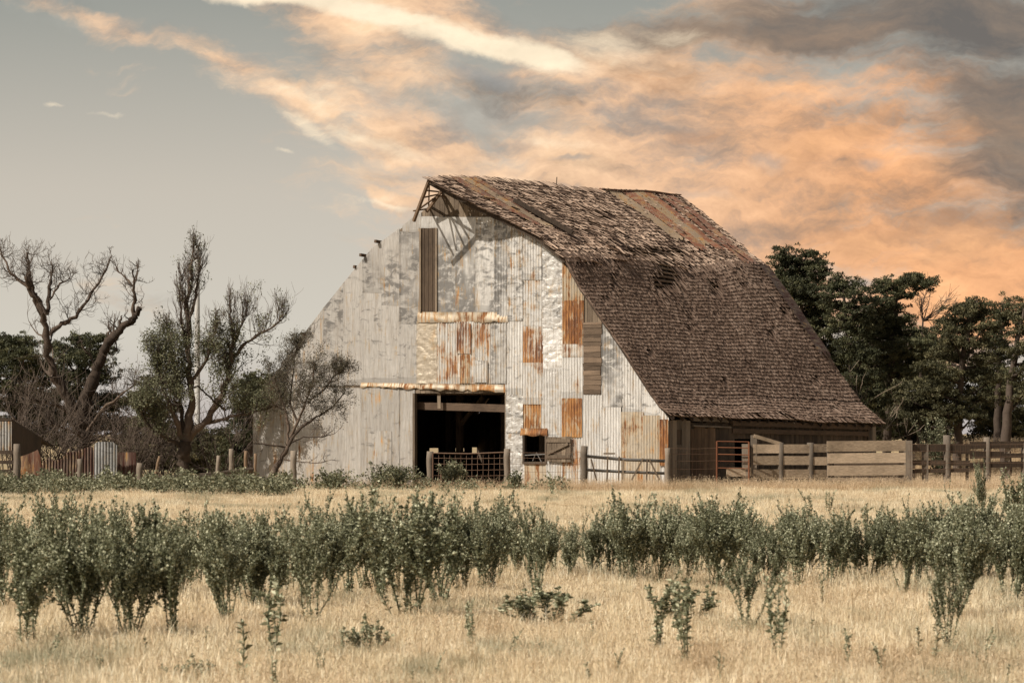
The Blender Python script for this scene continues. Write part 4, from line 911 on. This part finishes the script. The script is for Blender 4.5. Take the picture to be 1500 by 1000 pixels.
def bush(px, Y, py_top, w, label, n=26):
    base = gp(px, Y); H = zof(py_top, Y)-base[2]; mb = MB(); C = []; st = MB()
    for _ in range(n):
        d = np.array([rng.normal(0, w*.5), rng.normal(0, w*.4), H*rng.uniform(.6, 1)]); st.tube([[0, 0, 0], d*.5+rng.normal(0, .03, 3), d], [.012, .009, .005], 3, cap=False)
        m = int(60*H+20); f = rng.random((m, 1))**.6; C.append(d*f+rng.normal(0, .06, (m, 3)))
    C = np.concatenate(C); N = len(C); d = rng.normal(0, 1, (N, 3)); d[:, 2] = np.abs(d[:, 2])*.5+.3; d /= np.linalg.norm(d, axis=1, keepdims=True)
    e = np.cross(d, rng.normal(0, 1, (N, 3))); e /= np.linalg.norm(e, axis=1, keepdims=True); s = rng.uniform(.05, .12, (N, 1))
    mb.add(np.stack([C, C+d*s*.5+e*s*.28, C+d*s, C+d*s*.5-e*s*.28], 1).reshape(-1, 3), np.arange(4*N).reshape(-1, 4), rng.random(N))
    r = empty('weed_bush', tuple(base), label, 'bush'); st.build('stem', M['thistle_stem'], r); mb.build('foliage', M['weed'], r)
bush(488, 135, 688, .8, 'leafy weed bush left of the tin door panel'); bush(585, 136, 682, 1.0, 'largest leafy weed bush at the left side of the barn doorway', 36); bush(562, 136, 690, .5, 'smaller weed bush touching the largest one')
bush(662, 138.4, 674, .5, 'upright grey green weed in front of the mesh gate', 24); bush(812, 137, 702, .3, 'small round weed under the window shutter', 12); bush(754, 135, 690, .3, 'thin weed right of the mesh gate post', 10); bush(625, 137, 700, .4, 'low weed at the foot of the left gate post', 14)
bush(1375, 156, 612, .7, 'pale green bush on the bank under the pines', 30)

# ------------------------------------------------------------------ grass
def tuft(seed, n, rad, hmin, hmax, w, bend=.5, plume=0):
    r = np.random.default_rng(seed); th = r.random(n)*2*math.pi; rr = rad*np.sqrt(r.random(n)); p = np.stack([rr*np.cos(th), rr*np.sin(th), np.zeros(n)-.02], -1)
    h = r.uniform(hmin, hmax, n)*(1-.25*(rr/rad)); ta = r.random(n)*2*math.pi; d = np.stack([np.cos(ta), np.sin(ta), np.zeros(n)], -1); b = np.abs(r.normal(0, bend, n))*h
    wa = r.random(n)*math.pi; s = np.stack([np.cos(wa), np.sin(wa), np.zeros(n)], -1)*w*r.uniform(.6, 1.4, (n, 1))*.5
    m1 = p+d*(b*.3)[:, None]; m1[:, 2] = h*.55; t = p+d*b[:, None]; t[:, 2] = h*np.clip(1-.25*(b/h)**2, .4, 1)
    mb = MB(); V = np.stack([p-s, p+s, m1+s*.8, m1-s*.8, t], 1).reshape(-1, 3); i = np.arange(n)[:, None]*5; q = r.random(n)
    mb.add(V, i+np.array([[0, 1, 2, 3]]), q); mb.f.append(i+np.array([[3, 2, 4]])); mb.r.append(q)
    if plume:
        k = int(n*plume); T_ = t[:k]; N = k*9; c = np.repeat(T_, 9, 0)+r.normal(0, 1, (N, 3))*np.array([.012, .012, .05]); dd = r.normal(0, 1, (N, 3)); dd[:, 2] += 2; dd /= np.linalg.norm(dd, axis=1, keepdims=True)
        e = np.cross(dd, r.normal(0, 1, (N, 3))); e /= np.linalg.norm(e, axis=1, keepdims=True); V = np.stack([c-dd*.014, c+e*.0035, c+dd*.014, c-e*.0035], 1); mb.add(V.reshape(-1, 3), np.arange(4*N).reshape(-1, 4), r.random(N)*.3+.7)
    return mb
def grassmat(name, stops, green=.35):
    m, nt, b = newmat(name, .7); g = NT(nt); geo = g.node('ShaderNodeNewGeometry').outputs['Position']
    n1 = g.noise(g.mapping(geo, (.40, .11, .1)), 1, 5, .65); n3 = g.noise(g.mapping(geo, (1.6, .5, .3), loc=(9, 4, 0)), 1, 3, .6)
    ob = g.node('ShaderNodeObjectInfo').outputs['Random']
    f = g.math('ADD', g.math('ADD', g.math('MULTIPLY', g.attr(), .5), g.math('MULTIPLY', ob, .25)), g.math('MULTIPLY', n3, .35))
    col = g.ramp(f, stops); col = g.mix(g.mrange(n1, .50, .64, 0, green), col, (.30, .295, .19)); col = g.mix(g.mrange(g.noise(g.mapping(geo, (.8, .22, .1), loc=(3, 8, 1)), 1, 4, .6), .53, .66, 0, .35), col, (.45, .31, .18)); g.L.new(col, b.inputs['Base Color'])
    tr = g.node('ShaderNodeBsdfTranslucent'); g.L.new(col, tr.inputs['Color']); mx = g.node('ShaderNodeMixShader'); mx.inputs[0].default_value = .25
    g.L.new(b.outputs[0], mx.inputs[1]); g.L.new(tr.outputs[0], mx.inputs[2]); g.L.new(mx.outputs[0], nt.nodes['Material Output'].inputs['Surface']); return m
M['grass'] = grassmat('dry grass', [(.22, (.34, .25, .145)), (.48, (.80, .655, .43)), (.80, (.97, .90, .71))], .75)
M['tallgrass'] = grassmat('seeding dry grass', [(.1, (.26, .17, .09)), (.5, (.52, .38, .23)), (.95, (.76, .62, .44))], .15)
def scatter(name, label, pts, scl, tufts, mat):
    c = bpy.data.collections.new(name+'_source')
    for i, t in enumerate(tufts):
        o = t.build(name+'_clump', mat); COL.objects.unlink(o); c.objects.link(o)
    me = bpy.data.meshes.new(name); me.vertices.add(len(pts)); me.vertices.foreach_set('co', np.asarray(pts, float).ravel())
    a = me.attributes.new('scl', 'FLOAT', 'POINT'); a.data.foreach_set('value', np.asarray(scl, np.float32)); me.update(); me.materials.append(mat)
    ob = bpy.data.objects.new(name, me); COL.objects.link(ob)
    ng = bpy.data.node_groups.new(name+'_scatter', 'GeometryNodeTree'); ng.interface.new_socket('Geometry', in_out='INPUT', socket_type='NodeSocketGeometry'); ng.interface.new_socket('Geometry', in_out='OUTPUT', socket_type='NodeSocketGeometry')
    N = ng.nodes; L = ng.links; gi = N.new('NodeGroupInput'); go = N.new('NodeGroupOutput'); iop = N.new('GeometryNodeInstanceOnPoints'); ci = N.new('GeometryNodeCollectionInfo')
    ci.inputs['Collection'].default_value = c; ci.inputs['Separate Children'].default_value = True; ci.inputs['Reset Children'].default_value = True
    iop.inputs['Pick Instance'].default_value = True
    rv = N.new('FunctionNodeRandomValue'); rv.data_type = 'FLOAT_VECTOR'; rv.inputs[0].default_value = (-.12, -.12, 0); rv.inputs[1].default_value = (.12, .12, 6.283)
    na = N.new('GeometryNodeInputNamedAttribute'); na.data_type = 'FLOAT'; na.inputs['Name'].default_value = 'scl'
    L.new(gi.outputs[0], iop.inputs['Points']); L.new(ci.outputs[0], iop.inputs['Instance']); L.new(rv.outputs[0], iop.inputs['Rotation']); L.new(na.outputs[0], iop.inputs['Scale']); L.new(iop.outputs[0], go.inputs[0])
    md = ob.modifiers.new('scatter', 'NODES'); md.node_group = ng; return tag(ob, label, kind='stuff')
def field(n, Y0, Y1, pw=1.2, mx=1.12):
    u = rng.random(n); k = 2-pw; Yy = (Y0**k+u*(Y1**k-Y0**k))**(1/k); X = (rng.random(n)-.5)*(Yy*.25*mx+2); return X, Yy
X, Yv = field(34000, 26, 150); 
# no grass inside the barn
lx = (X-O[0])*U[0]+(Yv-O[1])*U[1]; ly = (X-O[0])*D[0]+(Yv-O[1])*D[1]; k = ~((lx > XL) & (lx < XR) & (ly > -.1) & (ly < LB))
X, Yv = X[k], Yv[k]; Z = gz(X, Yv)
patch = np.array([mn.noise(Vector((x*.35, y*.12, 3.3))) for x, y in zip(X, Yv)])
scatter('dry_grass', 'dry straw coloured grass covering the pasture', np.stack([X, Yv, Z], -1), np.clip(.95+1.1*patch+rng.normal(0, .22, len(X)), .35, 1.8),
        [tuft(i, 260, .42, .05, .15, .0042, .5) for i in range(5)]+[tuft(11, 200, .42, .08, .22, .004, .4)], M['grass'])
X2, Y2_ = field(5200, 27, 138, 1.35); Z2 = gz(X2, Y2_)
scatter('seed_stalks', 'scattered taller seed stalks standing over the dry grass', np.stack([X2, Y2_, Z2], -1), rng.uniform(.5, 1.1, len(X2)), [tuft(51+i, 16, .35, .14, .36, .0038, .35, .55) for i in range(4)], M['tallgrass'])
# taller seeding grass along the fences and on the bank
P = []
for i in range(1500):
    px = random.uniform(760, 1520); Yy = random.uniform(135.0, 138.0) if px < 1215 else random.uniform(135.2, 140.5)
    x = Yy*(px-750)/F; P.append((x, Yy, float(gz(x, Yy))))
for i in range(1500):
    px = random.uniform(1330, 1530); Yy = random.uniform(146, 172); x = Yy*(px-750)/F; P.append((x, Yy, float(gz(x, Yy))))
for i in range(250):
    px = random.uniform(450, 760); Yy = random.uniform(135, 138.5); x = Yy*(px-750)/F; P.append((x, Yy, float(gz(x, Yy))))
scatter('tall_grass', 'taller seeding grass along the fence and on the bank', P, rng.uniform(.55, 1.25, len(P)), [tuft(31+i, 26, .30, .14, .44, .006, .3, .5) for i in range(4)], M['tallgrass'])

# ------------------------------------------------------------------ sky, sun, camera
EL = R(44); sund = np.array([-.88, -.475]); sund = sund/np.linalg.norm(sund)*math.cos(EL)
sdir = Vector((sund[0], sund[1], math.sin(EL)))
sun = bpy.data.lights.new('sun', 'SUN'); sun.energy = 5.0; sun.angle = R(.6); sun.color = (1, .915, .80)
so = bpy.data.objects.new('sun', sun); COL.objects.link(so); so.rotation_euler = sdir.to_track_quat('Z', 'Y').to_euler(); so.location = (-30, 60, 40)
w = bpy.data.worlds.new('World'); scene.world = w; w.use_nodes = True; nt = w.node_tree; nt.nodes.clear(); g = NT(nt)
sky = g.node('ShaderNodeTexSky', sky_type='NISHITA'); sky.sun_disc = False; sky.sun_elevation = EL; sky.sun_rotation = math.atan2(sdir.x, sdir.y); sky.dust_density = 2.5; sky.air_density = 1.0
d = g.coord('Generated'); sx = g.node('ShaderNodeSeparateXYZ'); g.L.new(d, sx.inputs[0])
cx = g.node('ShaderNodeCombineXYZ'); g.L.new(g.math('MULTIPLY', sx.outputs[0], 4.0), cx.inputs[0]); g.L.new(g.math('MULTIPLY', sx.outputs[2], 4.0), cx.inputs[1])
p0 = cx.outputs[0]
def warp(p, sc, amp, detail=4, m=(1, 1, 1), rot=0):
    n = g.node('ShaderNodeTexNoise'); n.inputs['Scale'].default_value = sc; n.inputs['Detail'].default_value = detail; n.inputs['Roughness'].default_value = .6
    g.L.new(g.mapping(p, m, rot=(0, 0, rot)), n.inputs['Vector'])
    s = g.node('ShaderNodeVectorMath', operation='SUBTRACT'); g.L.new(n.outputs['Color'], s.inputs[0]); s.inputs[1].default_value = (.5, .5, .5)
    k = g.node('ShaderNodeVectorMath', operation='SCALE'); g.L.new(s.outputs[0], k.inputs[0]); k.inputs['Scale'].default_value = amp
    a = g.node('ShaderNodeVectorMath', operation='ADD'); g.L.new(p, a.inputs[0]); g.L.new(k.outputs[0], a.inputs[1]); return a.outputs[0]
pw = warp(warp(p0, 3.0, .13, 6), 22, .014)
def blobs(lst, v):
    acc = None
    for cx_, cy, rx, ry, an, wt in lst:
        m = g.mapping(v, (rx/1500, ry/1500, 1), ((cx_-750)/1500, (635-cy)/1500, 0), (0, 0, R(an)), 'TEXTURE')
        l = g.node('ShaderNodeVectorMath', operation='LENGTH'); g.L.new(m, l.inputs[0]); o = g.mrange(l.outputs['Value'], 1.0, 0.0, 0.0, wt)
        acc = o if acc is None else g.math('MAXIMUM', acc, o)
    return acc
# streaky detail
st1 = g.noise(g.mapping(pw, (5, 16, 1), rot=(0, 0, R(14))), 1.0, 10, .63)
st2 = g.noise(g.mapping(pw, (9, 26, 1), rot=(0, 0, R(-35)), loc=(3, 1, 0)), 1.0, 9, .68)
fb = g.noise(g.mapping(pw, (5, 12, 1), loc=(7, 2, 0), rot=(0, 0, R(8))), 1.0, 10, .68)
fs = g.noise(g.mapping(warp(p0, 4, .16, 6), (5, 15, 1), rot=(0, 0, R(14)), loc=(2, 5, 0)), 1.0, 10, .58)
fs2 = g.noise(g.mapping(warp(p0, 5, .06, 5), (22, 44, 1), rot=(0, 0, R(24)), loc=(1, 3, 0)), 1.0, 8, .66)
base = g.ramp(sx.outputs[2], [(0.0, (.50, .45, .43)), (.022, (.64, .60, .52)), (.06, (.57, .522, .448)), (.106, (.325, .335, .305))])
cov = blobs([(1080,260,760,330,-8,1.0),(640,215,330,110,-20,.85),(450,165,230,45,-24,.6),(110,45,240,36,-17,.66),(330,110,160,60,-25,.5),(290,95,170,30,-24,.42),(570,298,110,22,-10,.6),(1450,420,300,180,0,1.0),(590,40,330,90,-12,.95),(590,120,270,100,-15,.7),(700,290,220,50,-5,.8)], pw)
n_ = g.math('ADD', g.math('MULTIPLY', st1, .5), g.math('ADD', g.math('MULTIPLY', st2, .2), g.math('MULTIPLY', fb, .3)))
cl = g.mrange(g.math('ADD', cov, g.math('MULTIPLY', g.math('SUBTRACT', n_, .5), 3.4)), .12, .80)
ccol = g.ramp(g.math('ADD', g.math('MULTIPLY', fb, .55), g.math('MULTIPLY', fs, .45)), [(.34, (.33, .28, .245)), (.43, (.52, .40, .315)), (.50, (.84, .56, .36)), (.58, (1.0, .68, .43)), (.67, (1.0, .84, .60))])
# redder towards the right
red = g.mrange(sx.outputs[0], .0, .11, 0, .8); ccol = g.mix(red, ccol, g.mix(1.0, ccol, (1.02, .72, .50), 'MULTIPLY'))
col = g.mix(cl, base, ccol)
drk = blobs([(1400,50,430,110,-6,1.0),(1010,60,330,60,2,.8),(1460,210,170,190,0,.95),(730,150,240,46,-10,.55),(1000,120,260,50,-4,.55),(1300,300,120,36,10,.45),(900,250,160,26,-8,.35),(1180,60,300,80,-4,.9),(1480,330,90,60,0,.6)], pw)
dm = g.mrange(g.math('ADD', drk, g.math('MULTIPLY', g.math('SUBTRACT', st1, .5), 1.9)), .15, .8, 0, .92)
col = g.mix(dm, col, g.ramp(fb, [(.38, (.15, .135, .125)), (.62, (.30, .225, .17))]))
org = blobs([(1230,210,250,60,24,.95),(1380,215,110,50,-10,.8),(980,130,200,60,-5,.5),(1420,350,240,70,-4,1.0),(1250,340,330,60,-6,.8),(1010,210,160,30,4,.6)], pw)
om = g.mrange(g.math('ADD', org, g.math('MULTIPLY', g.math('SUBTRACT', n_, .5), 3.6)), .40, 1.0, 0, .9)
col = g.mix(om, col, g.ramp(fs, [(.38, (.60, .33, .19)), (.6, (.93, .50, .25))]))
blu = blobs([(1255,398,70,16,-3,.9),(1130,245,90,26,10,.75),(770,215,110,22,-8,.6),(880,140,80,16,0,.5),(1290,245,60,20,0,.6),(840,240,80,12,-4,.6),(700,130,180,36,-8,.8),(560,170,130,40,-30,.6),(960,190,120,24,-6,.5),(1010,290,160,20,-5,.5)], pw)
bm = g.mrange(g.math('ADD', blu, g.math('MULTIPLY', g.math('SUBTRACT', st1, .5), 1.2)), .3, .9, 0, .8)
col = g.mix(bm, col, (.36, .355, .34))
brt = blobs([(430,6,230,20,-4,1.1),(560,26,260,24,-9,1.1),(700,66,240,34,-13,1.3),(790,90,130,34,-14,1.25),(880,70,150,50,-8,.6),(960,55,160,30,-6,.4),(800,205,230,22,-5,.5),(540,140,120,20,-40,.45),(450,190,110,18,-30,.5),(600,225,200,24,-16,.5),(85,160,34,9,-5,.65),(160,173,60,8,-4,.6),(415,222,26,6,-10,.55),(570,300,90,8,-10,.6),(700,270,160,24,-3,.45)], warp(p0, 16, .028, 5))
ym = g.mrange(g.math('ADD', brt, g.math('MULTIPLY', g.math('SUBTRACT', n_, .5), 3.2)), .22, 1.1)
col = g.mix(ym, col, (1.05, .88, .64))
dens = g.mrange(g.math('ADD', g.math('MULTIPLY', fs, .6), g.math('MULTIPLY', fs2, .4)), .36, .64, .86, 1.08)
cc = g.node('ShaderNodeCombineXYZ'); [g.L.new(dens, cc.inputs[i]) for i in range(3)]
col = g.mix(g.mrange(cov, .1, .6), col, g.mix(1.0, col, cc.outputs[0], 'MULTIPLY'))
bg1 = g.node('ShaderNodeBackground'); hs = g.node('ShaderNodeHueSaturation'); hs.inputs['Saturation'].default_value = .45; g.L.new(sky.outputs[0], hs.inputs['Color']); g.L.new(g.mix(1.0, hs.outputs[0], (1.0, .93, .84), 'MULTIPLY'), bg1.inputs[0]); bg1.inputs[1].default_value = .06
bg2 = g.node('ShaderNodeBackground'); g.L.new(col, bg2.inputs[0]); bg2.inputs[1].default_value = .87
mx = g.node('ShaderNodeMixShader'); g.L.new(g.mrange(sx.outputs[2], .115, .19), mx.inputs[0]); g.L.new(bg2.outputs[0], mx.inputs[1]); g.L.new(bg1.outputs[0], mx.inputs[2])
wo = g.node('ShaderNodeOutputWorld'); g.L.new(mx.outputs[0], wo.inputs[0])
cam = bpy.data.cameras.new('camera'); cam.lens = 36*F/1500; cam.sensor_width = 36; cam.shift_y = (HOR-500)/1500; cam.clip_end = 8000; cam.clip_start = .5
cam.dof.use_dof = True; cam.dof.focus_distance = 141; cam.dof.aperture_fstop = 9
co = bpy.data.objects.new('camera', cam); COL.objects.link(co); co.location = (0, 0, CH); co.rotation_euler = (math.pi/2, 0, 0); scene.camera = co
scene.view_settings.view_transform = 'Standard'; scene.view_settings.look = 'None'; scene.view_settings.exposure = .22; scene.view_settings.gamma = 1
scene.cycles.max_bounces = 6; scene.cycles.diffuse_bounces = 3; scene.cycles.transparent_max_bounces = 4
